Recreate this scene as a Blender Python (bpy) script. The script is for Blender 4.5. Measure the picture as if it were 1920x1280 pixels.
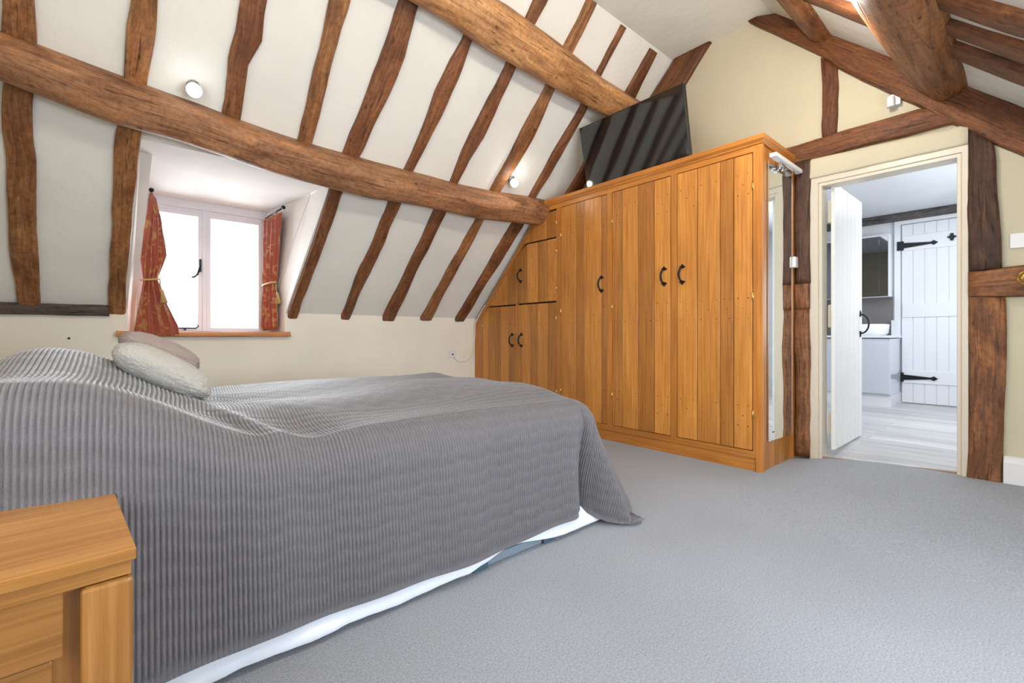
import bpy, math, random
import numpy as np
from mathutils import Vector, noise

for o in list(bpy.data.objects):
    bpy.data.objects.remove(o)
random.seed(7)
S = 0.9                      # one building unit (camera height) in metres
scn = bpy.context.scene
COL = scn.collection

# ------------------------------------------------------------------ camera
cam_d = bpy.data.cameras.new('camera')
cam = bpy.data.objects.new('camera', cam_d)
COL.objects.link(cam)
cam_d.sensor_width = 36.0
cam_d.lens = 36.0 * 859.0 / 1920.0
cam_d.shift_y = -12.0 / 1920.0
cam_d.clip_start = 0.02
cam.location = (0, 0, S)
cam.rotation_euler = (math.radians(90), 0, math.radians(49.05 - 90))
scn.camera = cam

# ------------------------------------------------------------------ world and exposure
w = bpy.data.worlds.new('world'); scn.world = w; w.use_nodes = True
bg = w.node_tree.nodes['Background']
bg.inputs[0].default_value = (0.86, 0.93, 1.0, 1)
bg.inputs[1].default_value = 5.0
scn.view_settings.view_transform = 'Standard'
scn.view_settings.look = 'None'
scn.view_settings.exposure = -1.15
scn.view_settings.gamma = 1.0
scn.view_settings.use_curve_mapping = False


def area_light(name, loc, target, sx, sy, power, color):
    d = bpy.data.lights.new(name, 'AREA'); d.shape = 'RECTANGLE'
    d.size = sx * S; d.size_y = sy * S; d.energy = power; d.color = color
    o = bpy.data.objects.new(name, d); COL.objects.link(o)
    o.location = Vector(loc) * S
    o.rotation_euler = (Vector(target) - Vector(loc)).to_track_quat('-Z', 'Y').to_euler()
    return o


def point_light(name, loc, power, color, r=0.04):
    d = bpy.data.lights.new(name, 'POINT'); d.energy = power; d.color = color
    d.shadow_soft_size = r * S
    o = bpy.data.objects.new(name, d); COL.objects.link(o)
    o.location = Vector(loc) * S
    return o


DAY = (0.88, 0.94, 1.0)
WARM = (1.0, 0.95, 0.86)
area_light('daylight_dormer', (0.7, 5.5, 1.75), (0.9, 3.0, 1.0), 0.95, 1.1, 110, DAY)
area_light('fill_light_right', (1.6, -1.15, 1.15), (1.6, 1.0, 0.9), 1.9, 1.1, 215, (0.80, 0.89, 1.0))  # soft fill added from the right, through an unseen made-up window
area_light('fill_light_head', (-1.1, 0.6, 1.5), (1.5, 1.2, 1.3), 1.9, 1.7, 60, (0.97, 0.98, 1.0))  # overall fill added behind the bed head; its window is made up
for u_, p_ in ((0.37, 62), (1.7, 62), (3.0, 62)):
    point_light('right_spot_light', (u_, 0.80, 2.78), p_, WARM, 0.05)
point_light('left_spot_light', (0.36, 3.36, 2.50), 0.7, (0.9, 0.97, 1.0), 0.03)
point_light('left_spot_light', (3.0, 3.37, 2.50), 2.6, (1.0, 0.96, 0.9), 0.03)
area_light('bathroom_ceiling_light', (6.1, 0.9, 2.6), (6.1, 0.9, 0.0), 1.8, 1.6, 62, (0.88, 0.93, 1.0))
area_light('bathroom_fill_light', (6.2, -0.5, 1.5), (6.0, 1.5, 2.0), 1.3, 1.0, 60, (0.88, 0.93, 1.0))  # added fill from the side, lifts the bathroom ceiling; no window here


# ------------------------------------------------------------------ material helpers
def mat(name, base=(0.8, 0.8, 0.8), rough=0.6, metal=0.0, spec=0.5, **kw):
    m = bpy.data.materials.new(name); m.use_nodes = True
    b = m.node_tree.nodes['Principled BSDF']
    b.inputs['Base Color'].default_value = (*base, 1)
    b.inputs['Roughness'].default_value = rough
    b.inputs['Metallic'].default_value = metal
    b.inputs['Specular IOR Level'].default_value = spec
    for k, v in kw.items():
        b.inputs[k.replace('_', ' ')].default_value = v
    return m


def nd(m, t, **kw):
    n = m.node_tree.nodes.new(t)
    for k, v in kw.items():
        if k.startswith('i_'):
            n.inputs[k[2:].replace('_', ' ')].default_value = v
        else:
            setattr(n, k, v)
    return n


def lk(m, a, b):
    m.node_tree.links.new(a, b)


def bs(m):
    return m.node_tree.nodes['Principled BSDF']


def bump(m, h, strength=0.3, dist=0.01):
    b = nd(m, 'ShaderNodeBump'); b.inputs['Strength'].default_value = strength
    b.inputs['Distance'].default_value = dist
    lk(m, h, b.inputs['Height']); lk(m, b.outputs[0], bs(m).inputs['Normal'])
    return b


def ramp(m, fac, cols):
    r = nd(m, 'ShaderNodeValToRGB')
    e = r.color_ramp.elements
    while len(e) < len(cols):
        e.new(0.5)
    for el, (p, c) in zip(e, cols):
        el.position = p; el.color = (*c, 1)
    lk(m, fac, r.inputs[0])
    return r


def mixc(m, fac, a, b, mode='MIX'):
    n = nd(m, 'ShaderNodeMix', data_type='RGBA', blend_type=mode)
    if isinstance(fac, (int, float)):
        n.inputs[0].default_value = fac
    else:
        lk(m, fac, n.inputs[0])
    for s, v in ((n.inputs[6], a), (n.inputs[7], b)):
        if isinstance(v, tuple):
            s.default_value = (*v, 1)
        else:
            lk(m, v, s)
    return n.outputs[2]


def math_(m, op, a, b=None):
    n = nd(m, 'ShaderNodeMath', operation=op)
    for i, v in enumerate((a, b)):
        if v is None: continue
        if isinstance(v, (int, float)): n.inputs[i].default_value = v
        else: lk(m, v, n.inputs[i])
    return n.outputs[0]


def plaster(name, base, var=0.05, bs_=0.25):
    m = mat(name, base, 0.85, spec=0.25)
    tc = nd(m, 'ShaderNodeTexCoord')
    n1 = nd(m, 'ShaderNodeTexNoise', i_Scale=1.6, i_Detail=3.0); lk(m, tc.outputs['Object'], n1.inputs['Vector'])
    n2 = nd(m, 'ShaderNodeTexNoise', i_Scale=38.0, i_Detail=4.0); lk(m, tc.outputs['Object'], n2.inputs['Vector'])
    n3 = nd(m, 'ShaderNodeTexNoise', i_Scale=4.0, i_Detail=2.0); lk(m, tc.outputs['Object'], n3.inputs['Vector'])
    r = ramp(m, n1.outputs[0], [(0.3, tuple(c * (1 - var) for c in base)), (0.7, tuple(min(1, c * (1 + var)) for c in base))])
    lk(m, r.outputs[0], bs(m).inputs['Base Color'])
    h = math_(m, 'ADD', n3.outputs[0], math_(m, 'MULTIPLY', n2.outputs[0], 0.12))
    bump(m, h, bs_, 0.03)
    return m


def timber(name, dark, mid, light, rough=0.5, bstr=0.55, wscale=1.0):
    m = mat(name, mid, rough, spec=0.4)
    uv = nd(m, 'ShaderNodeUVMap')
    oi = nd(m, 'ShaderNodeObjectInfo')
    mp = nd(m, 'ShaderNodeMapping')
    lk(m, uv.outputs[0], mp.inputs[0])
    cx = nd(m, 'ShaderNodeCombineXYZ')
    lk(m, math_(m, 'MULTIPLY', oi.outputs['Random'], 37.0), cx.inputs[0])
    lk(m, math_(m, 'MULTIPLY', oi.outputs['Random'], 11.0), cx.inputs[1])
    lk(m, cx.outputs[0], mp.inputs['Location'])
    st = nd(m, 'ShaderNodeMapping'); st.inputs['Scale'].default_value = (3.2 * wscale, 34 * wscale, 1)
    lk(m, mp.outputs[0], st.inputs[0])
    g = nd(m, 'ShaderNodeTexNoise', i_Scale=1.0, i_Detail=8.0, i_Roughness=0.68, i_Distortion=1.6); lk(m, st.outputs[0], g.inputs['Vector'])
    st2 = nd(m, 'ShaderNodeMapping'); st2.inputs['Scale'].default_value = (2.2, 6.0, 1)
    lk(m, mp.outputs[0], st2.inputs[0])
    big = nd(m, 'ShaderNodeTexNoise', i_Scale=1.0, i_Detail=3.0, i_Distortion=1.2); lk(m, st2.outputs[0], big.inputs['Vector'])
    st3 = nd(m, 'ShaderNodeMapping'); st3.inputs['Scale'].default_value = (5.0, 60, 1)
    lk(m, mp.outputs[0], st3.inputs[0])
    crk = nd(m, 'ShaderNodeTexNoise', i_Scale=1.0, i_Detail=2.0, i_Distortion=0.5); lk(m, st3.outputs[0], crk.inputs['Vector'])
    st4 = nd(m, 'ShaderNodeMapping'); st4.inputs['Scale'].default_value = (6.0, 11.0, 1)
    lk(m, mp.outputs[0], st4.inputs[0])
    vo = nd(m, 'ShaderNodeTexVoronoi', i_Scale=1.0); lk(m, st4.outputs[0], vo.inputs['Vector'])
    c1 = ramp(m, g.outputs[0], [(0.28, dark), (0.5, mid), (0.74, light)])
    b1 = ramp(m, big.outputs[0], [(0.32, (0.62, 0.55, 0.5)), (0.52, (1, 1, 1)), (0.75, (1.28, 1.2, 1.1))])
    col = mixc(m, 1.0, c1.outputs[0], b1.outputs[0], 'MULTIPLY')
    cr = ramp(m, crk.outputs[0], [(0.30, (0.2, 0.16, 0.14)), (0.36, (1, 1, 1))])
    col = mixc(m, 0.7, col, cr.outputs[0], 'MULTIPLY')
    kn = ramp(m, vo.outputs['Distance'], [(0.05, (0.18, 0.13, 0.1)), (0.12, (1, 1, 1))])
    col = mixc(m, 0.8, col, kn.outputs[0], 'MULTIPLY')
    mo = nd(m, 'ShaderNodeTexNoise', i_Scale=34.0, i_Detail=5.0, i_Roughness=0.7); lk(m, mp.outputs[0], mo.inputs['Vector'])
    mr = ramp(m, mo.outputs[0], [(0.34, (0.62, 0.56, 0.52)), (0.5, (1, 1, 1)), (0.68, (1.25, 1.22, 1.18))])
    col = mixc(m, 0.85, col, mr.outputs[0], 'MULTIPLY')
    lk(m, col, bs(m).inputs['Base Color'])
    h = math_(m, 'ADD', math_(m, 'MULTIPLY', g.outputs[0], 0.5), big.outputs[0])
    h = math_(m, 'ADD', h, math_(m, 'MULTIPLY', mo.outputs[0], 0.25))
    cb = ramp(m, crk.outputs[0], [(0.28, (0, 0, 0)), (0.38, (1, 1, 1))])
    h = math_(m, 'ADD', h, math_(m, 'MULTIPLY', cb.outputs[0], 0.35))
    bump(m, h, bstr, 0.02)
    return m


def oak(name, dark, mid, light, rough=0.32, tonev=0.42):
    m = mat(name, mid, rough, spec=0.5)
    uv = nd(m, 'ShaderNodeUVMap')
    at = nd(m, 'ShaderNodeAttribute'); at.attribute_name = 'tone'
    cx = nd(m, 'ShaderNodeCombineXYZ')
    lk(m, math_(m, 'MULTIPLY', at.outputs['Fac'], 53.0), cx.inputs[0]); lk(m, math_(m, 'MULTIPLY', at.outputs['Fac'], 17.0), cx.inputs[1])
    va = nd(m, 'ShaderNodeVectorMath', operation='ADD'); lk(m, uv.outputs[0], va.inputs[0]); lk(m, cx.outputs[0], va.inputs[1])
    st = nd(m, 'ShaderNodeMapping'); st.inputs['Scale'].default_value = (2.0, 75, 1); lk(m, va.outputs[0], st.inputs[0])
    g = nd(m, 'ShaderNodeTexNoise', i_Scale=1.0, i_Detail=5.0, i_Roughness=0.6, i_Distortion=0.6); lk(m, st.outputs[0], g.inputs['Vector'])
    st2 = nd(m, 'ShaderNodeMapping'); st2.inputs['Scale'].default_value = (1.6, 7, 1); lk(m, va.outputs[0], st2.inputs[0])
    b = nd(m, 'ShaderNodeTexNoise', i_Scale=1.0, i_Detail=2.0, i_Distortion=1.0); lk(m, st2.outputs[0], b.inputs['Vector'])
    c1 = ramp(m, g.outputs[0], [(0.25, dark), (0.5, mid), (0.78, light)])
    t = ramp(m, at.outputs['Fac'], [(0.0, (1 - tonev, 1 - tonev * 1.15, 1 - tonev * 1.2)), (1.0, (1.22, 1.22, 1.2))])
    c2 = mixc(m, 1.0, c1.outputs[0], t.outputs[0], 'MULTIPLY')
    b2 = ramp(m, b.outputs[0], [(0.3, (0.84, 0.8, 0.76)), (0.7, (1.08, 1.08, 1.08))])
    c3 = mixc(m, 1.0, c2, b2.outputs[0], 'MULTIPLY')
    lk(m, c3, bs(m).inputs['Base Color'])
    bump(m, g.outputs[0], 0.08, 0.004)
    return m


M = {}
M['slope'] = plaster('slope_plaster', (0.81, 0.80, 0.735), bs_=0.5)
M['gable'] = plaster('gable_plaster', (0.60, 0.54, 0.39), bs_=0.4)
M['knee'] = plaster('knee_plaster', (0.90, 0.86, 0.74), bs_=0.3)
M['ceil'] = plaster('flat_ceiling_plaster', (0.74, 0.73, 0.66), bs_=0.4)
M['dormer'] = plaster('dormer_plaster', (0.84, 0.79, 0.745), bs_=0.3)
M['bath'] = plaster('bathroom_paint', (0.80, 0.82, 0.85), bs_=0.1)
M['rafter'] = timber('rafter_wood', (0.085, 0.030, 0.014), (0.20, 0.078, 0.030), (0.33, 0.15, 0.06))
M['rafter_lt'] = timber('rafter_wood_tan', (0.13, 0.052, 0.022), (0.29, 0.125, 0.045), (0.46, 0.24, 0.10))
M['purlin'] = timber('purlin_wood', (0.15, 0.066, 0.030), (0.35, 0.165, 0.075), (0.50, 0.28, 0.145), bstr=0.8, wscale=0.8)
M['purlin_gold'] = timber('purlin_wood_gold', (0.24, 0.10, 0.035), (0.50, 0.25, 0.10), (0.66, 0.40, 0.19), bstr=0.7, wscale=0.6)
M['gtimber'] = timber('gable_timber', (0.055, 0.019, 0.007), (0.165, 0.058, 0.019), (0.27, 0.11, 0.038))
M['gpost'] = timber('post_timber', (0.06, 0.022, 0.010), (0.21, 0.082, 0.028), (0.36, 0.155, 0.055))
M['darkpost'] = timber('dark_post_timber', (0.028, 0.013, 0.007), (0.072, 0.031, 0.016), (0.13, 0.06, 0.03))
M['plate'] = timber('wall_plate_wood', (0.03, 0.022, 0.018), (0.08, 0.058, 0.048), (0.14, 0.10, 0.08))
M['bigpurlin'] = timber('right_purlin_wood', (0.10, 0.036, 0.013), (0.25, 0.10, 0.036), (0.38, 0.18, 0.075), bstr=0.6, wscale=0.6)
M['oak'] = oak('wardrobe_oak', (0.35, 0.130, 0.024), (0.53, 0.222, 0.045), (0.65, 0.31, 0.080), tonev=0.26)
M['oakside'] = oak('wardrobe_oak_frame', (0.35, 0.125, 0.022), (0.50, 0.195, 0.036), (0.58, 0.255, 0.056), tonev=0.15)
M['oaknight'] = oak('bedside_oak', (0.25, 0.105, 0.022), (0.38, 0.175, 0.042), (0.48, 0.25, 0.075), rough=0.25)
M['sill'] = oak('sill_oak', (0.36, 0.13, 0.035), (0.52, 0.21, 0.065), (0.62, 0.29, 0.10), tonev=0.1)
M['dark'] = mat('cabinet_gap', (0.025, 0.012, 0.006), 0.8)
M['peg'] = mat('oak_pegs', (0.10, 0.035, 0.010), 0.6)
M['iron'] = mat('black_iron', (0.012, 0.014, 0.018), 0.38, 0.6)
M['brass'] = mat('brass', (0.83, 0.58, 0.20), 0.25, 1.0)
M['chrome'] = mat('chrome', (0.75, 0.76, 0.78), 0.15, 1.0)
M['mirror'] = mat('mirror_glass', (0.86, 0.90, 0.89), 0.01, 1.0)
M['white'] = mat('white_plastic', (0.82, 0.82, 0.82), 0.35)
M['cream'] = mat('cream_gloss_paint', (0.65, 0.575, 0.455), 0.3)
M['doorwhite'] = mat('door_paint', (0.80, 0.79, 0.76), 0.35)
M['bathwhite'] = mat('bathroom_white', (0.82, 0.84, 0.88), 0.3)
M['vanity'] = mat('vanity_lacquer', (0.62, 0.65, 0.72), 0.12)
M['ceramic'] = mat('ceramic', (0.88, 0.89, 0.91), 0.08)
M['tile'] = mat('grey_tile', (0.20, 0.19, 0.19), 0.3)
M['tv'] = mat('tv_screen', (0.006, 0.007, 0.008), 0.07, spec=0.95)
M['tvcase'] = mat('tv_case', (0.008, 0.008, 0.009), 0.35)
M['sheet'] = mat('white_cotton', (0.80, 0.84, 0.92), 0.85, spec=0.2)
M['slate'] = mat('slate_blue_plastic', (0.055, 0.10, 0.14), 0.5)
M['slate2'] = mat('pale_slate_plastic', (0.20, 0.25, 0.30), 0.5)
M['winframe'] = mat('window_paint', (0.82, 0.80, 0.84), 0.3)
M['rope'] = mat('gold_rope', (0.55, 0.36, 0.14), 0.6)
M['skirting'] = mat('skirting_paint', (0.80, 0.79, 0.78), 0.35)
M['threshold'] = mat('threshold_wood', (0.35, 0.22, 0.12), 0.4)
M['greybeam'] = timber('grey_beam', (0.05, 0.045, 0.045), (0.12, 0.11, 0.11), (0.20, 0.185, 0.18))
M['towelrail'] = mat('graphite_metal', (0.03, 0.04, 0.055), 0.3, 0.5)
M['cabinetmirror'] = mat('cabinet_mirror', (0.17, 0.17, 0.18), 0.04, 1.0)
M['cushion'] = mat('fluffy_white', (0.80, 0.765, 0.68), 0.95, spec=0.1, Sheen_Weight=0.4)
M['cushion2'] = mat('fluffy_blush', (0.60, 0.47, 0.42), 0.95, spec=0.1, Sheen_Weight=0.4)
for k in ('cushion', 'cushion2'):
    m = M[k]; tc = nd(m, 'ShaderNodeTexCoord')
    n = nd(m, 'ShaderNodeTexNoise', i_Scale=55.0, i_Detail=5.0, i_Roughness=0.7); lk(m, tc.outputs['Object'], n.inputs['Vector'])
    bump(m, n.outputs[0], 1.0, 0.035)
m = mat('lamp_lens', (1, 1, 1), 0.3); M['lens'] = m
bs(m).inputs['Emission Color'].default_value = (0.9, 0.98, 1, 1); bs(m).inputs['Emission Strength'].default_value = 14
m = mat('mirror_lamp_diffuser', (0.85, 0.83, 0.8), 0.4); M['diffuser'] = m
# glass: thin pane
m = bpy.data.materials.new('window_glass'); m.use_nodes = True; M['glass'] = m
m.node_tree.nodes.remove(bs(m))
tr = nd(m, 'ShaderNodeBsdfTransparent'); gl = nd(m, 'ShaderNodeBsdfGlossy'); gl.inputs['Roughness'].default_value = 0.02
fr = nd(m, 'ShaderNodeFresnel'); mx = nd(m, 'ShaderNodeMixShader')
lk(m, fr.outputs[0], mx.inputs[0]); lk(m, tr.outputs[0], mx.inputs[1]); lk(m, gl.outputs[0], mx.inputs[2])
lk(m, mx.outputs[0], m.node_tree.nodes['Material Output'].inputs[0])
# carpet
m = mat('carpet', (0.4, 0.42, 0.45), 0.95, spec=0.1, Sheen_Weight=0.25); M['carpet'] = m
tc = nd(m, 'ShaderNodeTexCoord')
n1 = nd(m, 'ShaderNodeTexNoise', i_Scale=170.0, i_Detail=4.0, i_Roughness=0.75); lk(m, tc.outputs['Object'], n1.inputs['Vector'])
n2 = nd(m, 'ShaderNodeTexNoise', i_Scale=1.3, i_Detail=2.0); lk(m, tc.outputs['Object'], n2.inputs['Vector'])
r1 = ramp(m, n1.outputs[0], [(0.30, (0.25, 0.268, 0.305)), (0.5, (0.42, 0.447, 0.495)), (0.70, (0.60, 0.625, 0.67))])
r2 = ramp(m, n2.outputs[0], [(0.35, (0.93, 0.93, 0.93)), (0.65, (1.04, 1.04, 1.04))])
lk(m, mixc(m, 1.0, r1.outputs[0], r2.outputs[0], 'MULTIPLY'), bs(m).inputs['Base Color'])
bump(m, n1.outputs[0], 0.9, 0.012)
# quilted coverlet
m = mat('quilted_satin', (0.20, 0.195, 0.215), 0.55, spec=0.4, Sheen_Weight=0.5, Sheen_Roughness=0.4); M['quilt'] = m
tc = nd(m, 'ShaderNodeTexCoord')
n1 = nd(m, 'ShaderNodeTexNoise', i_Scale=420.0, i_Detail=2.0); lk(m, tc.outputs['Object'], n1.inputs['Vector'])
r1 = ramp(m, n1.outputs[0], [(0.3, (0.105, 0.099, 0.107)), (0.7, (0.160, 0.152, 0.163))])
lk(m, r1.outputs[0], bs(m).inputs['Base Color']); bump(m, n1.outputs[0], 0.25, 0.002)
# damask curtain
m = mat('damask', (0.4, 0.1, 0.04), 0.45, spec=0.4, Sheen_Weight=0.4); M['damask'] = m
uv = nd(m, 'ShaderNodeUVMap')
mp = nd(m, 'ShaderNodeMapping'); mp.inputs['Scale'].default_value = (7, 9, 1); lk(m, uv.outputs[0], mp.inputs[0])
n1 = nd(m, 'ShaderNodeTexNoise', i_Scale=1.0, i_Detail=1.5, i_Distortion=2.2); lk(m, mp.outputs[0], n1.inputs['Vector'])
r1 = ramp(m, n1.outputs[0], [(0.55, (0.36, 0.072, 0.032)), (0.60, (0.46, 0.21, 0.06)), (0.68, (0.50, 0.27, 0.09)), (0.73, (0.30, 0.05, 0.028))])
lk(m, r1.outputs[0], bs(m).inputs['Base Color'])
# bathroom plank floor
m = mat('grey_planks', (0.5, 0.5, 0.5), 0.4); M['planks'] = m
tc = nd(m, 'ShaderNodeTexCoord')
mp = nd(m, 'ShaderNodeMapping'); mp.inputs['Rotation'].default_value = (0, 0, math.radians(90)); lk(m, tc.outputs['Object'], mp.inputs[0])
br = nd(m, 'ShaderNodeTexBrick', i_Scale=1.0); br.inputs['Brick Width'].default_value = 1.2; br.inputs['Row Height'].default_value = 0.14
br.inputs['Mortar Size'].default_value = 0.0015; br.inputs['Color1'].default_value = (0.66, 0.65, 0.64, 1); br.inputs['Color2'].default_value = (0.50, 0.50, 0.51, 1)
br.inputs['Mortar'].default_value = (0.3, 0.3, 0.3, 1); lk(m, mp.outputs[0], br.inputs['Vector'])
mp2 = nd(m, 'ShaderNodeMapping'); mp2.inputs['Scale'].default_value = (22, 1.5, 1); lk(m, tc.outputs['Object'], mp2.inputs[0])
n1 = nd(m, 'ShaderNodeTexNoise', i_Scale=1.0, i_Detail=4.0); lk(m, mp2.outputs[0], n1.inputs['Vector'])
r1 = ramp(m, n1.outputs[0], [(0.3, (0.78, 0.76, 0.75)), (0.7, (1.1, 1.1, 1.1))])
lk(m, mixc(m, 1.0, br.outputs[0], r1.outputs[0], 'MULTIPLY'), bs(m).inputs['Base Color'])


# ------------------------------------------------------------------ mesh building
OFF = {}


class MB:
    def __init__(s):
        s.v = []; s.f = []; s.uv = []; s.t = []; s.mi = []; s.sm = []

    def face(s, pts, uvs=None, tone=0.5, mi=0, smooth=False):
        i = len(s.v); s.v += [tuple(p) for p in pts]
        s.f.append(tuple(range(i, i + len(pts))))
        s.uv.append(uvs or [(0, 0)] * len(pts)); s.t.append(tone); s.mi.append(mi); s.sm.append(smooth)

    def solid(s, bot, top, axis=2, tone=0.5, mi=0):
        """prism between two matching polygons; grain (uv.x) runs along axis"""
        n = len(bot); i = len(s.v)
        s.k = getattr(s, 'k', 0) + 1; e = (s.k % 9) * 0.00016
        al = [Vector(p) for p in bot] + [Vector(p) for p in top]
        c = sum(al, Vector()) / len(al)
        al = [Vector([p[a] + (e if p[a] > c[a] else -e) for a in range(3)]) for p in al]
        bot, top = al[:n], al[n:]
        s.v += [tuple(p) for p in bot] + [tuple(p) for p in top]
        fs = [tuple(range(i + n - 1, i - 1, -1)), tuple(range(i + n, i + 2 * n))]
        fs += [(i + k, i + (k + 1) % n, i + n + (k + 1) % n, i + n + k) for k in range(n)]
        oth = [a for a in (0, 1, 2) if a != axis]
        for f in fs:
            s.f.append(f)
            s.uv.append([(s.v[j][axis] * S, (s.v[j][oth[0]] + s.v[j][oth[1]]) * S) for j in f])
            s.t.append(tone); s.mi.append(mi); s.sm.append(False)

    def box(s, a, b, axis=2, tone=0.5, mi=0):
        (x0, y0, z0), (x1, y1, z1) = [min(p, q) for p, q in zip(a, b)], [max(p, q) for p, q in zip(a, b)]
        s.solid([(x0, y0, z0), (x1, y0, z0), (x1, y1, z0), (x0, y1, z0)],
                [(x0, y0, z1), (x1, y0, z1), (x1, y1, z1), (x0, y1, z1)], axis, tone, mi)

    def loft(s, rings, closed=True, caps=True, tone=0.5, mi=0, smooth=True, us=None):
        n = len(rings[0]); i = len(s.v)
        for r in rings: s.v += [tuple(p) for p in r]
        L = 0.0; ul = [0.0]
        for a, b in zip(rings, rings[1:]):
            L += (Vector(b[0]) - Vector(a[0])).length; ul.append(L)
        vl = [0.0]
        for k in range(n):
            vl.append(vl[-1] + (Vector(rings[0][(k + 1) % n]) - Vector(rings[0][k])).length)
        m_ = n if closed else n - 1
        for j in range(len(rings) - 1):
            for k in range(m_):
                k2 = (k + 1) % n
                s.f.append((i + j * n + k, i + j * n + k2, i + (j + 1) * n + k2, i + (j + 1) * n + k))
                s.uv.append([(ul[j] * S, vl[k] * S), (ul[j] * S, vl[k + 1] * S), (ul[j + 1] * S, vl[k + 1] * S), (ul[j + 1] * S, vl[k] * S)])
                s.t.append(tone); s.mi.append(mi); s.sm.append(smooth)
        if caps and closed:
            for j, fl in ((0, True), (len(rings) - 1, False)):
                ids = [i + j * n + k for k in range(n)]
                if fl: ids = ids[::-1]
                s.f.append(tuple(ids)); s.uv.append([(s.v[q][2] * S * 0.2, (s.v[q][0] + s.v[q][1]) * S * 0.2) for q in ids])
                s.t.append(tone); s.mi.append(mi); s.sm.append(False)

    def tube(s, pts, r, n=8, mi=0, caps=True):
        rings = []
        pts = [Vector(p) for p in pts]
        rr = r if isinstance(r, (list, tuple)) else [r] * len(pts)
        up = Vector((0.13, 0.21, 0.97))
        for k, p in enumerate(pts):
            d = (pts[min(k + 1, len(pts) - 1)] - pts[max(k - 1, 0)]).normalized()
            a = d.cross(up)
            if a.length < 0.05: a = d.cross(Vector((1, 0, 0)))
            a.normalize(); b = d.cross(a).normalized()
            rings.append([p + (a * math.cos(t) + b * math.sin(t)) * rr[k] for t in [2 * math.pi * q / n for q in range(n)]])
        s.loft(rings, mi=mi, caps=caps)

    def build(s, name, mats, parent=None, bevel=0.0, solidify=0.0, fixn=True):
        if not isinstance(mats, (list, tuple)): mats = [mats]
        me = bpy.data.meshes.new(name)
        V = np.array(s.v, dtype=float)
        if parent is not None:
            off = OFF[parent.name]
        else:
            off = np.array([(V[:, 0].min() + V[:, 0].max()) / 2, (V[:, 1].min() + V[:, 1].max()) / 2, V[:, 2].min()])
        Vs = (V - off) * S
        me.from_pydata(Vs.tolist(), [], s.f)
        ul = me.uv_layers.new(name='UVMap')
        ul.data.foreach_set('uv', np.array([c for f in s.uv for c in f], dtype=np.float32).ravel())
        at = me.attributes.new('tone', 'FLOAT', 'FACE'); at.data.foreach_set('value', np.array(s.t, dtype=np.float32))
        me.polygons.foreach_set('material_index', s.mi)
        me.polygons.foreach_set('use_smooth', s.sm)
        for m_ in mats: me.materials.append(M[m_] if isinstance(m_, str) else m_)
        if fixn:
            import bmesh
            bm = bmesh.new(); bm.from_mesh(me); bmesh.ops.recalc_face_normals(bm, faces=bm.faces); bm.to_mesh(me); bm.free()
        me.update()
        o = bpy.data.objects.new(name, me); COL.objects.link(o)
        if parent is not None:
            o.parent = parent
        else:
            o.location = Vector(off) * S
        OFF[o.name] = off
        if bevel:
            b = o.modifiers.new('bevel', 'BEVEL'); b.width = bevel * S; b.segments = 2; b.limit_method = 'ANGLE'; b.angle_limit = math.radians(40)
        return o


def tag(o, label, cat, group=None):
    o['label'] = label; o['category'] = cat
    if group: o['group'] = group
    return o


def struct(o):
    o['kind'] = 'structure'; return o


def root(name, loc, label=None, cat=None, group=None):
    o = bpy.data.objects.new(name, None); COL.objects.link(o)
    o.location = Vector(loc) * S; o.empty_display_size = 0.05
    OFF[o.name] = np.array(loc, dtype=float)
    if label: tag(o, label, cat, group)
    return o


def copy_tree(o, parent=None):
    c = o.copy(); COL.objects.link(c); c.parent = parent
    for ch in list(o.children): copy_tree(ch, c)
    return c


def ss(t):
    t = max(0.0, min(1.0, t)); return t * t * (3 - 2 * t)


# ------------------------------------------------------------------ room geometry numbers
K = 1.029
KR = 0.94
def zl(v): return 1.215 + K * (4.82 - v)         # window-side slope
def zr(v): return 3.70 - KR * (1.475 - v)        # door-side slope
NL = Vector((0, -K, -1)).normalized()
NR = Vector((0, KR, -1)).normalized()
U0, U1 = -0.85, 4.2
VR, VW = -0.95, 4.82
ZC = 3.72


def zfloor(u, v):
    t = max(0, min(1, (1.32 - v) / 0.85))
    return 0.085 * (1 - (1 - t) ** 2) * ss((u - 2.5) / 1.6)


# floor
mb = MB(); nu, nv = 50, 50
for i in range(nu):
    for j in range(nv):
        ua, ub = [U0 + (U1 - U0) * k / nu for k in (i, i + 1)]
        va, vb = [VR + (VW - VR) * k / nv for k in (j, j + 1)]
        mb.face([(ua, va, zfloor(ua, va)), (ub, va, zfloor(ub, va)), (ub, vb, zfloor(ub, vb)), (ua, vb, zfloor(ua, vb))], smooth=True)
mb.box((U0, VR, -0.15), (U1, VW, -0.08))
struct(mb.build('floor', 'carpet'))

# flat ceiling
mb = MB(); mb.box((U0, 1.475, ZC), (U1, 2.386, ZC + 0.1)); struct(mb.build('ceiling', 'ceil'))


def slab(mb, quad, n, th=0.08):
    q = [Vector(p) for p in quad]
    mb.solid(q, [p - n * th for p in q])


# window-side slope with the dormer opening
VT = ZC and 4.82 - (ZC - 1.215) / K
DT = 3.80
mb = MB()
def L(u, v): return (u, v, zl(v))
slab(mb, [L(U0, VT), L(U1, VT), L(U1, DT), L(U0, DT)], NL)
slab(mb, [L(U0, DT), L(0.13, DT), L(0.08, VW), L(U0, VW)], NL)
slab(mb, [L(1.34, DT), L(U1, DT), L(U1, VW), L(1.26, VW)], NL)
struct(mb.build('ceiling_left_slope', 'slope'))
# door-side slope
mb = MB()
def Rr(u, v): return (u, v, zr(v))
slab(mb, [Rr(U0, 1.475), Rr(U1, 1.475), Rr(U1, VR), Rr(U0, VR)], NR)
struct(mb.build('ceiling_right_slope', 'slope'))
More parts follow.
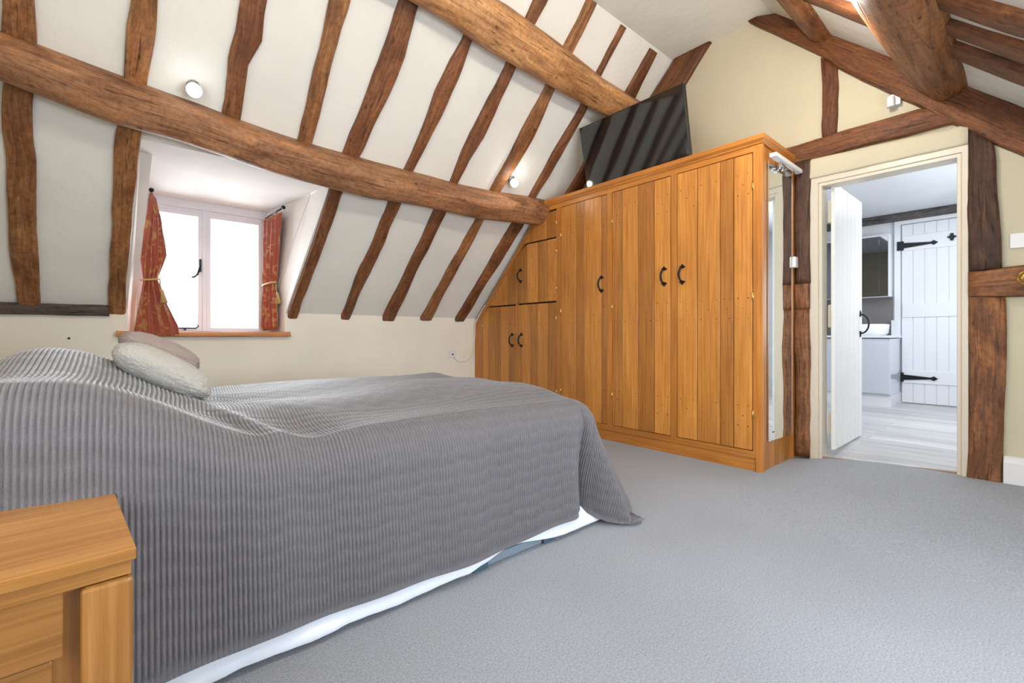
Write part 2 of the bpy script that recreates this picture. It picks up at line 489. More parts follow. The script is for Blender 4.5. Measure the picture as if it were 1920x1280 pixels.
# gable wall with the doorway
mb = MB(); th = 0.1; OL, OR_, OT = 1.14, 0.335, 2.19
def gp(poly, u0=U1, u1=U1 + th): mb.solid([(u0, v, z) for v, z in poly], [(u1, v, z) for v, z in poly])
gp([(VW, -0.1), (VW, 1.215), (VT, ZC), (1.475, ZC), (OL, zr(OL)), (OL, -0.1)])
gp([(OL, OT), (OL, zr(OL)), (OR_, zr(OR_)), (OR_, OT)])
gp([(OR_, -0.1), (OR_, zr(OR_)), (VR, zr(VR)), (VR, -0.1)])
struct(mb.build('wall_back', 'gable'))
# knee wall
mb = MB()
mb.box((U0, VW, -0.1), (0.08, VW + 0.1, 1.25)); mb.box((1.26, VW, -0.1), (U1, VW + 0.1, 1.25)); mb.box((0.08, VW, -0.1), (1.26, VW + 0.1, 0.985))
struct(mb.build('wall_left', 'knee'))
# right and head walls behind the camera, with openings added for fill light
mb = MB(); zt = zr(VR) + 0.05
mb.box((U0, VR - 0.1, -0.1), (0.7, VR, zt)); mb.box((2.5, VR - 0.1, -0.1), (U1, VR, zt)); mb.box((0.7, VR - 0.1, -0.1), (2.5, VR, 0.65))
struct(mb.build('wall_right', 'knee'))
mb = MB()
def hp(poly): mb.solid([(U0 - 0.1, v, z) for v, z in poly], [(U0, v, z) for v, z in poly])
hp([(VW, -0.1), (VW, 1.215), (VT, ZC), (1.5, ZC), (1.5, -0.1)])
hp([(1.5, 2.3), (1.5, ZC), (1.475, ZC), (-0.3, zr(-0.3)), (-0.3, 2.03)])
hp([(1.5, -0.1), (1.5, 0.7), (-0.3, 0.7), (-0.3, -0.1)])
hp([(-0.3, -0.1), (-0.3, zr(-0.3)), (VR, zr(VR)), (VR, -0.1)])
struct(mb.build('wall_front', 'knee'))

# dormer
mb = MB()
def sheet(mb, poly, d):
    mb.solid(poly, [(p[0] + d[0], p[1] + d[1], p[2] + d[2]) for p in poly])
sheet(mb, [(.08, VW + .02, .985), (.08, VW + .02, 1.215), (.13, 3.83, 2.265), (.13, 4.07, 2.265), (.11, 5.06, 1.24), (.11, 5.25, .985)], (-.05, .0, 0))
sheet(mb, [(.06, 4.07, 2.275), (.20, 4.07, 2.275), (.135, 5.06, 1.24), (.0, 5.06, 1.24)], (0, .03, .03))
sheet(mb, [(.20, 4.07, 2.275), (.17, 5.3, 2.275), (.15, 5.3, .985), (.135, 5.06, .985), (.135, 5.06, 1.24)], (-.04, .0, .01))
struct(mb.build('wall_dormer_left', 'dormer'))
mb = MB()
sheet(mb, [(1.26, VW + .02, .985), (1.26, VW + .02, 1.215), (1.34, 3.83, 2.265), (1.335, 4.31, 2.265), (1.20, 5.3, 1.20), (1.20, 5.3, .985)], (.05, 0, 0))
sheet(mb, [(1.334, 4.31, 2.275), (1.165, 5.3, 2.275), (1.195, 5.3, 1.18)], (.05, 0, 0))
struct(mb.build('wall_dormer_right', 'dormer'))
mb = MB(); cz = zl(DT)
mb.solid([(0.10, DT, cz), (1.37, DT, cz), (1.22, 5.3, cz), (0.13, 5.3, cz)], [(0.10, DT, cz + 0.05), (1.37, DT, cz + 0.05), (1.22, 5.3, cz + 0.05), (0.13, 5.3, cz + 0.05)])
struct(mb.build('ceiling_dormer', 'dormer'))

# window
W = root('window_1', (0.68, 5.25, 1.0)); struct(W)
mb = MB()
mb.box((0.12, 5.23, 2.19), (1.24, 5.33, 2.27)); mb.box((0.10, 5.25, 1.0), (0.20, 5.33, 2.2)); mb.box((1.15, 5.24, 1.0), (1.24, 5.33, 2.2))
mb.box((0.12, 5.25, 0.98), (1.24, 5.33, 1.03)); mb.box((0.635, 5.24, 1.03), (0.668, 5.33, 2.2)); mb.box((0.2, 5.25, 2.16), (1.15, 5.3, 2.19))
mb.build('window_frame', 'winframe', W, bevel=0.004)
for a, b in ((0.20, 0.635), (0.668, 1.15)):
    mb = MB(); t = 0.035
    mb.box((a, 5.25, 1.035), (a + t, 5.29, 2.16)); mb.box((b - t, 5.25, 1.035), (b, 5.29, 2.16))
    mb.box((a, 5.25, 1.035), (b, 5.29, 1.035 + t)); mb.box((a, 5.25, 2.16 - t), (b, 5.29, 2.16))
    cs = mb.build('casement', 'winframe', W, bevel=0.004)
    mb = MB(); mb.box((a + t, 5.268, 1.07), (b - t, 5.272, 2.125)); mb.build('pane', 'glass', cs)
    if a < 0.5:
        mb = MB()
        mb.box((0.605, 5.225, 1.60), (0.625, 5.25, 1.72)); 
        mb.tube([(0.615, 5.215, 1.66), (0.605, 5.21, 1.62), (0.59, 5.205, 1.57), (0.565, 5.205, 1.545), (0.545, 5.205, 1.545)], 0.008)
        mb.build('fastener', 'iron', cs)
        mb = MB(); mb.tube([(0.42, 5.22, 1.065), (0.58, 5.22, 1.065), (0.60, 5.22, 1.085), (0.59, 5.22, 1.10)], 0.006)
        mb.box((0.49, 5.21, 1.045), (0.505, 5.25, 1.065)); mb.build('stay', 'iron', cs)

# made-up window frames behind the camera, added with the fill lights outside them
def fill_window(name, p, axis, a0, a1, z0, z1, nbar):
    Wn = root(name, p); struct(Wn)
    mb = MB()
    def bx(a, b, za, zb):
        if axis == 0: mb.box((a, p[1] - 0.03, za), (b, p[1] + 0.03, zb))
        else: mb.box((p[0] - 0.03, a, za), (p[0] + 0.03, b, zb))
    bx(a0, a0 + 0.05, z0, z1); bx(a1 - 0.05, a1, z0, z1); bx(a0, a1, z0, z0 + 0.05); bx(a0, a1, z1 - 0.05, z1)
    for k in range(1, nbar): c = a0 + (a1 - a0) * k / nbar; bx(c - 0.02, c + 0.02, z0, z1)
    mb.build('window_frame', 'winframe', Wn, bevel=0.004)
fill_window('fill_window_right', (1.6, VR - 0.05, 0.65), 0, 0.7, 2.5, 0.65, zt, 3)
fill_window('fill_window_head', (U0 - 0.05, 0.6, 0.7), 1, -0.3, 1.5, 0.7, 2.05, 3)

# sill board
mb = MB()
prof = [(4.755, 0.985), (4.745, 0.995), (4.745, 1.005), (4.76, 1.012), (4.76, 1.025), (4.775, 1.032), (5.24, 1.032), (5.24, 0.985)]
mb.solid([(0.085, v, z) for v, z in prof], [(1.255, v, z) for v, z in prof], axis=0)
pf = [(v, z) for v, z in prof[:6]] + [(4.82, 1.032), (4.82, 0.985)]
mb.solid([(0.012, v, z) for v, z in pf], [(1.29, v, z) for v, z in pf], axis=0)
tag(mb.build('window_sill', 'sill', bevel=0.003), 'honey oak window sill board under the dormer window', 'window sill')

# ------------------------------------------------------------------ timbers
def wob(x, y, z=0.0): return noise.noise(Vector((x, y, z)))


def strip_timber(name, stations, n, matn, depth=0.04, wav=0.012, step=0.05, seed=0.0, bury=0.03):
    """stations: list of (A, B) edge points lying on a plane with inward normal n"""
    st = [(Vector(a), Vector(b)) for a, b in stations]
    fine = []
    for (a0, b0), (a1, b1) in zip(st, st[1:]):
        ln = ((a1 + b1) / 2 - (a0 + b0) / 2).length; k = max(1, int(ln / step))
        for q in range(k): t = q / k; fine.append((a0.lerp(a1, t), b0.lerp(b1, t)))
    fine.append(st[-1])
    rings = []; s_ = 0
    for q, (a, b) in enumerate(fine):
        if q: s_ += ((a + b) / 2 - (fine[q - 1][0] + fine[q - 1][1]) / 2).length
        x = (b - a); wd = x.length; x.normalize()
        a = a + x * wob(s_ * 3.1, seed, 1.1) * wav * 1.3 + x * wob(s_ * 9, seed, 7.1) * wav * 0.4
        b = b + x * wob(s_ * 2.7, seed, 5.3) * wav * 1.3 + x * wob(s_ * 8, seed, 9.1) * wav * 0.4
        d = depth * (1 + 0.25 * wob(s_ * 2.0, seed, 3.0))
        r = min(0.014, wd * 0.2)
        rings.append([a - n * bury, a + n * (d - r), a + x * r * 0.35 + n * (d - r * 0.35), a + x * r + n * d,
                      a.lerp(b, 0.35) + n * (d + 0.004 * wob(s_ * 5, seed, 2)), a.lerp(b, 0.65) + n * (d + 0.005 * wob(s_ * 5, seed, 4)),
                      b - x * r + n * d, b - x * r * 0.35 + n * (d - r * 0.35), b + n * (d - r), b - n * bury])
    mb = MB(); mb.loft(rings)
    return mb.build(name, matn)


def on_slope(u, z): return (u, 4.82 - (z - 1.215) / K, z)


RAF = [
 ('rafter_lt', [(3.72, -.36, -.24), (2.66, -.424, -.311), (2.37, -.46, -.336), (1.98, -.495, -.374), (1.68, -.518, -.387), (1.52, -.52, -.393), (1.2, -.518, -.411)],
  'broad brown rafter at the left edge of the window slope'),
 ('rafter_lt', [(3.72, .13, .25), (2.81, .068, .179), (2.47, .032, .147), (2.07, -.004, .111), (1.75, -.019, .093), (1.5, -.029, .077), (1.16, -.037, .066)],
  'tan rafter running down beside the left curtain of the dormer'),
 ('rafter', [(3.72, .60, .70), (2.97, .562, .683), (2.86, .555, .691), (2.74, .538, .643), (2.63, .536, .65), (2.3, .529, .643)],
  'short knobbly rafter just right of the bright left spotlight above the log purlin'),
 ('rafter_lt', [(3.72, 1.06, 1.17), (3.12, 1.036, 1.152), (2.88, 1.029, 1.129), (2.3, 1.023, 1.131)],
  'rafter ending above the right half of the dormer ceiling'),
 ('rafter', [(3.72, 1.47, 1.60), (3.24, 1.444, 1.574), (3.04, 1.433, 1.595), (2.82, 1.406, 1.567), (2.65, 1.381, 1.535), (2.42, 1.36, 1.49), (2.18, 1.345, 1.445), (1.18, 1.275, 1.37)],
  'wide dark rafter passing down the right side of the dormer recess'),
 ('rafter', [(3.72, 2.0, 2.09), (3.24, 1.967, 2.057), (3.12, 1.936, 2.06), (2.83, 1.924, 2.042), (2.42, 1.894, 1.98), (2.2, 1.865, 1.985), (1.17, 1.786, 1.888)],
  'dark rafter, first one clear to the right of the dormer rafter'),
 ('rafter', [(3.72, 2.42, 2.52), (3.21, 2.416, 2.505), (3.03, 2.394, 2.511), (2.79, 2.36, 2.512), (2.62, 2.362, 2.465), (2.43, 2.36, 2.451), (2.2, 2.334, 2.461), (1.18, 2.264, 2.404)],
  'crooked rafter with a smooth worn bulge, midway along the slope'),
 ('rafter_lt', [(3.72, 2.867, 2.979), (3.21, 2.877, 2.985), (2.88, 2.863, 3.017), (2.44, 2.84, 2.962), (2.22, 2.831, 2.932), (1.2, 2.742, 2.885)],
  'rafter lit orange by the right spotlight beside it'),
 ('rafter', [(3.71, 3.338, 3.394), (3.39, 3.344, 3.408), (3.19, 3.365, 3.451), (2.86, 3.339, 3.456), (2.47, 3.343, 3.425), (2.23, 3.30, 3.46), (1.2, 3.23, 3.366)],
  'rafter running down against the sloping left end of the wardrobe'),
 ('rafter', [(3.70, 3.798, 3.905), (3.38, 3.806, 3.967), (2.79, 3.816, 3.985), (2.5, 3.812, 3.99)],
  'last rafter, mostly hidden behind the television'),
]
for i, (mt, st, lab) in enumerate(RAF):
    o = strip_timber('rafter', [(on_slope(a, z), on_slope(b, z)) for z, a, b in st], NL, mt, depth=0.038, seed=i * 7.3)
    tag(o, lab, 'rafter', 'rafters of the window-side slope')


def log(name, pts, matn, seed, n=28, amp=0.07, capr=None, groove=None, squash=1.0):
    """pts: (u, v, z, r) control points, interpolated along u"""
    us = [p[0] for p in pts]; out = []
    u = us[0]
    while u < us[-1]: out.append(u); u += 0.04
    out.append(us[-1]); rings = []
    for u in out:
        v = float(np.interp(u, us, [p[1] for p in pts])); z = float(np.interp(u, us, [p[2] for p in pts])); r = float(np.interp(u, us, [p[3] for p in pts]))
        v += 0.012 * wob(u * 1.3, seed, 0.3); z += 0.010 * wob(u * 1.1, seed, 4.3)
        ring = []
        for k in range(n):
            t = 2 * math.pi * k / n
            c, s_ = math.cos(t), math.sin(t)
            rr = r * (1 + amp * wob(u * 0.9 + seed, c * 1.2, s_ * 1.2 + 3) * 1.6 + amp * 0.5 * wob(u * 3.5, c * 3 + seed, s_ * 3))
            # slightly hewn, four flattened faces
            rr *= 1 - squash * 0.06 * math.cos(4 * (t + 0.75)) * (1 if squash else 0)
            if groove and u > groove[0]:
                g = math.exp(-((t - groove[1] - 0.25 * (u - groove[2])) / 0.09) ** 2) * ss((u - groove[0]) / 0.3)
                rr -= g * 0.03
            ring.append((u, v + rr * c, z + rr * s_))
        rings.append(ring)
    mb = MB(); mb.loft(rings)
    return mb.build(name, matn)


tag(log('purlin', [(-.84, 3.50, 2.44, .12), (-.446, 3.515, 2.44, .118), (0, 3.565, 2.392, .134), (.3, 3.58, 2.376, .125), (.82, 3.626, 2.328, .134), (1.2, 3.646, 2.308, .134), (1.64, 3.66, 2.294, .142), (2.14, 3.65, 2.305, .135), (2.74, 3.642, 2.313, .138), (3.3, 3.615, 2.34, .135), (3.55, 3.60, 2.352, .13)],
        'purlin', 3.3, groove=(2.95, 2.62, 3.5), n=40), 'long hewn log purlin running across above the dormer window', 'beam')
tag(log('purlin', [(-.84, 2.62, 3.34, .15), (1.48, 2.64, 3.318, .148), (1.75, 2.645, 3.312, .15), (2.16, 2.662, 3.295, .168), (2.55, 2.676, 3.278, .160), (3.04, 2.69, 3.262, .152), (3.4, 2.70, 3.253, .138), (4.19, 2.695, 3.258, .128)],
        'purlin_gold', 8.1, n=36), 'thick golden brown log purlin high on the slope, meeting the wall behind the television', 'beam')
tag(log('purlin', [(-.84, 1.10, 3.36, .12), (3.3, 1.10, 3.365, .115), (4.18, 1.10, 3.37, .095)], 'bigpurlin', 12.7, amp=0.05), 'smaller dark purlin on the door side, meeting the gable above the stud', 'beam')
tag(log('purlin', [(-.84, .42, 2.70, .20), (3.1, .42, 2.72, .195), (3.9, .41, 2.71, .17), (4.12, .405, 2.70, .15), (4.17, .40, 2.69, .12)], 'bigpurlin', 17.7, amp=0.05, n=36), 'massive round purlin end above the bathroom doorway', 'beam')

# rafters of the door-side slope
def on_r(u, v): return (u, v, zr(v))
RR = [([(on_r(3.55, 1.02), on_r(3.36, 1.02)), (on_r(3.64, .62), on_r(3.34, .62)), (on_r(3.6, -.9), on_r(3.42, -.9))], 'rafter between the two purlins of the door-side slope'),
      ([(on_r(2.99, .40), on_r(2.87, .40)), (on_r(3.04, .04), on_r(2.85, .04)), (on_r(3.04, -.9), on_r(2.87, -.9))], 'rafter right of the massive purlin, nearest the top right corner'),
      ([(on_r(3.31, .40), on_r(3.16, .40)), (on_r(3.34, .04), on_r(3.17, .04)), (on_r(3.34, -.9), on_r(3.19, -.9))], 'thin rafter right of the massive purlin, middle one of three'),
      ]
RR[0] = ([(on_r(3.52, 1.02), on_r(3.38, 1.02)), (on_r(3.58, .62), on_r(3.36, .62)), (on_r(3.59, .4), on_r(3.42, .4)), (on_r(3.66, .04), on_r(3.45, .04)), (on_r(3.66, -.9), on_r(3.46, -.9))], 'rafter closest to the gable on the door-side slope, passing over both purlins')
for i, (st, lab) in enumerate(RR):
    o = strip_timber('rafter', st, NR, 'gtimber', depth=0.035, seed=50 + i * 3.1)
    tag(o, lab, 'rafter', 'rafters of the door-side slope')

# gable timbers
NG = Vector((-1, 0, 0))
def G(v, z): return (U1, v, z)
def gt(name, st, matn, lab, cat, depth=0.045, seed=0, wav=0.01):
    o = strip_timber(name, [(G(*a), G(*b)) for a, b in st], NG, matn, depth=depth, seed=seed, wav=wav)
    return tag(o, lab, cat)
gt('principal_rafter', [((2.40, 3.71), (2.10, 3.77)), ((2.253, 3.686), (2.036, 3.687)), ((2.56, 3.50), (2.275, 3.42)), ((3.60, 2.43), (3.36, 2.33))][0:0] or
   [((2.30, 3.78), (2.00, 3.72)), ((2.60, 3.48), (2.275, 3.42)), ((3.66, 2.40), (3.36, 2.30))], 'gtimber', 'dark sloping timber on the cream gable, behind the upper corner of the television', 'beam', seed=21)
gt('principal_rafter', [((1.633, 3.72), (1.475, 3.74)), ((1.127, 3.186), (1.067, 3.30)), ((1.0, 3.03), (.95, 3.20)), ((.548, 2.567), (.651, 2.93)), ((.403, 2.417), (.295, 2.60)), ((.192, 2.208), (.15, 2.46)), ((.064, 2.079), (.0, 2.32)), ((-.9, 1.17), (-.9, 1.44))][0:0] or
   [((1.70, 3.76), (1.42, 3.66)), ((1.127, 3.186), (1.0, 3.26)), ((1.02, 3.043), (.82, 3.09)), ((.548, 2.567), (.42, 2.71)), ((.403, 2.417), (.295, 2.60)), ((.192, 2.208), (.06, 2.37)), ((-.9, 1.16), (-.9, 1.50))], 'gtimber', 'heavy dark sloping principal timber of the gable, descending to the right above the doorway', 'beam', depth=0.06, seed=23)
gt('tie_beam', [((1.42, 2.535), (1.42, 2.375)), ((1.29, 2.535), (1.295, 2.381)), ((1.02, 2.543), (.92, 2.392)), ((.548, 2.552), (.613, 2.389)), ((.40, 2.50), (.396, 2.396)), ((.31, 2.44), (.31, 2.38))], 'gtimber', 'horizontal dark timber over the bathroom doorway head', 'beam', depth=0.05, seed=25)
gt('stud', [((1.125, 3.17), (1.018, 3.06)), ((1.12, 2.9), (1.018, 2.9)), ((1.109, 2.53), (1.015, 2.53))], 'gtimber', 'short upright stud between the sloping timber and the timber over the doorway', 'post', depth=0.035, seed=27)
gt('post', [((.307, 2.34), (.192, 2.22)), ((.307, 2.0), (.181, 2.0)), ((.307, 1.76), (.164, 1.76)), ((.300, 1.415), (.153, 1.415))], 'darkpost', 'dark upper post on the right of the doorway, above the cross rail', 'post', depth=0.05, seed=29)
gt('rail_timber', [((.300, 1.407), (.300, 1.242)), ((.064, 1.424), (.064, 1.238)), ((-.5, 1.43), (-.5, 1.24)), ((-.94, 1.43), (-.94, 1.24))], 'gpost', 'short brown cross rail right of the doorway holding a brass rosette', 'beam', depth=0.055, seed=31)
gt('post', [((.300, 1.238), (.137, 1.233)), ((.295, .75), (.14, .7)), ((.30, .4), (.145, .4)), ((.305, .04), (.15, .04))], 'gpost', 'rusty brown lower post right of the doorway, standing on the carpet', 'post', depth=0.05, seed=33)
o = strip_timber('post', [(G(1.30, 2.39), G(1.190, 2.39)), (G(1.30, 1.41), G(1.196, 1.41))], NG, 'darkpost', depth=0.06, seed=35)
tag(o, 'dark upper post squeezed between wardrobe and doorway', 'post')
o = strip_timber('rail_timber', [(G(1.30, 1.408), G(1.193, 1.408)), (G(1.30, 1.208), G(1.193, 1.208))], NG, 'gpost', depth=0.068, seed=36, wav=0.002)
tag(o, 'short block of lighter timber in the post beside the wardrobe', 'beam')
o = strip_timber('post', [(G(1.30, 1.205), G(1.20, 1.205)), (G(1.30, .9), G(1.188, .9)), (G(1.30, .6), G(1.196, .6)), (G(1.30, .03), G(1.186, .03))], NG, 'gpost', depth=0.062, seed=38)
tag(o, 'gnarled lower post squeezed between wardrobe and doorway', 'post')
# wall plate
mb = MB(); rings = []
for k in range(18):
    u = U0 + (-.03 - U0) * k / 17; a = 0.006 * wob(u * 6, 1); b = 0.006 * wob(u * 5, 8)
    rings.append([(u, 4.83, 1.147 + a), (u, 4.775, 1.150 + a), (u, 4.765, 1.158 + a), (u, 4.765, 1.222 + b), (u, 4.775, 1.232 + b), (u, 4.83, 1.235 + b)])
mb.loft(rings); tag(mb.build('wall_plate', 'plate'), 'dark horizontal timber on top of the low wall, left of the dormer', 'beam')

# ------------------------------------------------------------------ door casing, head, threshold, skirting
mb = MB()
mb.box((4.165, 1.14, .02), (4.31, 1.200, 2.235)); mb.box((4.175, 1.118, .02), (4.31, 1.14, 2.19))
mb.box((4.165, .335, .06), (4.31, .303, 2.235)); mb.box((4.175, .335, .06), (4.31, .357, 2.19))
mb.box((4.165, 1.2, 2.19), (4.31, .303, 2.235)); mb.box((4.175, 1.12, 2.165), (4.31, .335, 2.19))
o = mb.build('trim_1', 'cream', bevel=0.004); struct(o)
mb = MB(); rings = []
for k in range(20):
    v = 1.217 + (.303 - 1.217) * k / 19; a = 0.004 * wob(v * 6, 3); t_ = 2.388 - 0.03 * k / 19
    rings.append([(4.23, v, 2.232), (4.152, v, 2.233 + a), (4.146, v, 2.245 + a), (4.146, v, t_ - 0.02 + a), (4.155, v, t_ + a), (4.23, v, t_)])
mb.loft(rings); o = mb.build('trim_2', 'gable'); struct(o)
mb = MB(); mb.solid([(4.19, 1.12, .02), (4.215, 1.12, .02), (4.215, .355, .07), (4.19, .355, .07)], [(4.19, 1.12, zfloor(4.2, 1.12) + .012), (4.215, 1.12, zfloor(4.2, 1.12) + .012), (4.215, .355, .098), (4.19, .355, .098)], axis=1)
struct(mb.build('trim_3', 'threshold'))
mb = MB()
prof = [(4.2, .04), (4.155, .04), (4.155, .215), (4.165, .225), (4.165, .24), (4.18, .25), (4.2, .25)]
mb.solid([(u, .149, z) for u, z in prof], [(u, VR, z) for u, z in prof], axis=1)
struct(mb.build('baseboard_back', 'skirting', bevel=0.002))

# ------------------------------------------------------------------ wardrobe
UF = 3.54
WR = root('wardrobe', (3.85, 2.9, 0.0), 'long fitted oak wardrobe with plank doors, cut to the roof slope', 'wardrobe')
def zs(v): return zl(v) - 0.075
mb = MB()
def stile(a, b, z0, z1, tone=0.5):
    ta, tb = min(z1, zs(a)), min(z1, zs(b))
    mb.solid([(UF, a, z0), (UF, b, z0), (UF + .03, b, z0), (UF + .03, a, z0)], [(UF, a, ta), (UF, b, tb), (UF + .03, b, tb), (UF + .03, a, ta)], tone=tone)
def rail(a, b, z0, z1, tone=0.5): mb.box((UF, a, z0), (UF + .03, b, z1), axis=1, tone=tone)
for a, b in ((1.322, 1.380), (1.984, 2.038), (2.643, 2.703), (3.298, 3.36), (3.988, 4.010), (4.652, 4.815)):
    stile(a, b, 0.10, 2.40, 0.35 + 0.4 * random.random())
rail(1.38, 3.60, 2.345, 2.40, .6); rail(1.38, 4.652, 0.10, 0.146, .5)
# scribed filler up the slope
for k in range(10):
    a = 3.60 + (4.66 - 3.60) * k / 10; b = 3.60 + (4.66 - 3.60) * (k + 1) / 10
    mb.solid([(UF, a, zs(a) - .07), (UF, b, zs(b) - .07), (UF + .03, b, zs(b) - .07), (UF + .03, a, zs(a) - .07)],
             [(UF, a, zs(a)), (UF, b, zs(b)), (UF + .03, b, zs(b)), (UF + .03, a, zs(a))], axis=1, tone=.4)
mb.build('face_frame', 'oakside', WR, bevel=0.0015)
mb = MB()
mb.solid([(UF + .035, 1.36, .0), (UF + .035, 4.80, .0), (UF + .05, 4.80, .0), (UF + .05, 1.36, .0)][::1], [(UF + .035, 1.36, .1), (UF + .035, 4.80, .1), (UF + .05, 4.80, .1), (UF + .05, 1.36, .1)])
pts = [(1.36, .1), (4.78, .1), (4.78, zs(4.78)), (3.62, 2.39), (1.36, 2.39)]
mb.solid([(UF + .035, v, z) for v, z in pts], [(UF + .05, v, z) for v, z in pts])
mb.build('carcass', 'dark', WR)
mb = MB(); mb.box((UF + .012, 1.34, 0), (UF + .03, 4.81, .10), axis=1, tone=.7); mb.build('plinth', 'oakside', WR, bevel=0.002)
# cornice
mb = MB()
cp = [(0, 2.392), (.010, 2.392), (.010, 2.402), (.018, 2.410), (.026, 2.420), (.026, 2.452), (-.03, 2.452)]
A = [(UF - d, 1.322 - d, z) for d, z in cp]; Bc = [(UF - d, 3.60 - 0.9 * (z - 2.45), z) for d, z in cp]; C_ = [(4.19, 1.322 - d, z) for d, z in cp]
mb.loft([Bc, A, C_], smooth=False, tone=.55)
mb.build('cornice', 'oakside', WR)
mb = MB(); mb.box((UF + .02, 1.34, 2.425), (4.19, 3.58, 2.449), axis=1); mb.build('top_board', 'oakside', WR)
# end panel (boards) and its frame
mb = MB()
bw = [3.575, 3.70, 3.79, 3.90, 4.0, 4.10, 4.15]
for a, b in zip(bw, bw[1:]): mb.box((a, 1.326, 0.0), (b - .004, 1.35, 2.40), tone=random.random())
mb.box((3.575, 1.334, 0.0), (4.15, 1.352, 2.40), mi=1)
mb.build('end_panel', ['oak', 'dark'], WR, bevel=0.002)
mb = MB(); mb.box((UF - .0015, 1.316, 0), (3.575, 1.36, 2.392), tone=.75)
mb.box((4.125, 1.302, 0.0), (4.185, 1.36, 2.392), tone=.2)
mb.build('corner_post', 'oakside', WR, bevel=0.003)


def handle(parent, v, zc, h=0.165):
    mb = MB(); u = UF - 0.004
    for sg in (1, -1):
        z = zc + sg * h * 0.36
        pl = [(0, .50), (.10, .38), (.07, .30), (.30, .18), (.26, .02), (.10, -.06), (-.10, -.06), (-.26, .02), (-.30, .18), (-.07, .30), (-.10, .38)]
        k = h * 0.36
        P = [(v + x * k * 1.35, z + sg * (y - 0.08) * k) for x, y in pl]
        mb.solid([(u - .008, a, b) for a, b in P], [(u + .004, a, b) for a, b in P])
    arc = [(u - .035 * math.sin(math.pi * t) - .006, v + 0.010 * math.sin(math.pi * t), zc + h * 0.34 * math.cos(math.pi * t)) for t in [k / 12 for k in range(13)]]
    mb.tube(arc, [.0045 + .0045 * math.sin(math.pi * k / 12) for k in range(13)], 8)
    mb.build('handle', 'iron', parent)


def hinge(parent, v, z, h=0.06):
    mb = MB(); mb.tube([(UF - .003, v, z - h / 2), (UF - .003, v, z + h / 2)], .0055, 8)
    mb.box((UF - .002, v - .008, z - h / 2), (UF + .002, v + .008, z + h / 2)); mb.build('hinge', 'brass', parent)


def plank_door(a, b, z0, z1, handles=(), hinges=(), pegs=(2.12, 1.20, .40), splits=None, lab=None):
    mb = MB(); g = .0055
    if splits is None:
        splits = []; x = a
        while x < b - .20: x += random.uniform(.10, .18); splits.append(x)
        if splits and b - splits[-1] < .07: splits.pop()
    xs = [a + g] + list(splits) + [b - g]
    last = .5
    for p, q in zip(xs, xs[1:]):
        t = random.random()
        while abs(t - last) < .22: t = random.random()
        last = t
        q2 = q - (.0075 if q != xs[-1] else 0)
        tp, tq = min(z1 - g, zs(p) - .075), min(z1 - g, zs(q2) - .075)
        if tp <= z0 + .01: continue
        tq = max(tq, z0 + g + .003)
        mb.solid([(UF, p, z0 + g), (UF, q2, z0 + g), (UF + .025, q2, z0 + g), (UF + .025, p, z0 + g)],
                 [(UF, p, tp), (UF, q2, tq), (UF + .025, q2, tq), (UF + .025, p, tp)], tone=t)
        for zc in pegs:
            for dz, n_ in ((.075, 2), (0, 1), (-.075, 2)):
                z = zc + dz
                if not (z0 + .03 < z < min(tp, tq) - .03): continue
                cs = [(p + q2) / 2] if n_ == 1 else [p + .028, q2 - .028]
                for c in cs:
                    R_ = .0042
                    ring = [(c + R_ * math.cos(k * math.pi / 4), z + R_ * math.sin(k * math.pi / 4)) for k in range(8)]
                    mb.solid([(UF - .0008, y, zz) for y, zz in ring], [(UF + .003, y, zz) for y, zz in ring], mi=1)
    o = mb.build('door', ['oak', 'peg'], WR)
    bv = o.modifiers.new('bevel', 'BEVEL'); bv.width = .0022 * S; bv.segments = 1; bv.limit_method = 'ANGLE'
    if lab: o['label'] = lab
    for h in handles: handle(o, *h)
    for h in hinges: hinge(o, *h)
    return o


plank_door(1.381, 1.983, .148, 2.343, [(1.932, 1.50)], [(1.381, 1.286), (1.381, 2.10), (1.381, .42)], splits=[1.524, 1.625, 1.81])
plank_door(2.039, 2.642, .148, 2.343, [(2.097, 1.50)], [(2.641, 1.266), (2.641, 2.08), (2.641, .434)], splits=[2.20, 2.36, 2.53])
plank_door(2.704, 3.297, .148, 2.343, [(2.762, 1.49)], [(3.296, 1.25), (3.296, 2.052), (3.296, .42)], splits=[2.77, 2.98, 3.09])
plank_door(3.361, 3.987, 2.04, 2.33, [], [(3.362, 2.2)])
plank_door(3.361, 3.987, 1.36, 2.034, [(3.925, 1.683)], [(3.362, 1.9), (3.362, 1.5)], pegs=(1.5, 1.9))
plank_door(3.361, 3.987, .148, 1.352, [(3.911, .942)], [(3.362, 1.18), (3.362, .4)])
plank_door(4.011, 4.651, 1.355, 2.1, [], [])
plank_door(4.011, 4.651, .148, 1.348, [(4.072, .942)], [(4.65, 1.122), (4.65, .4)])

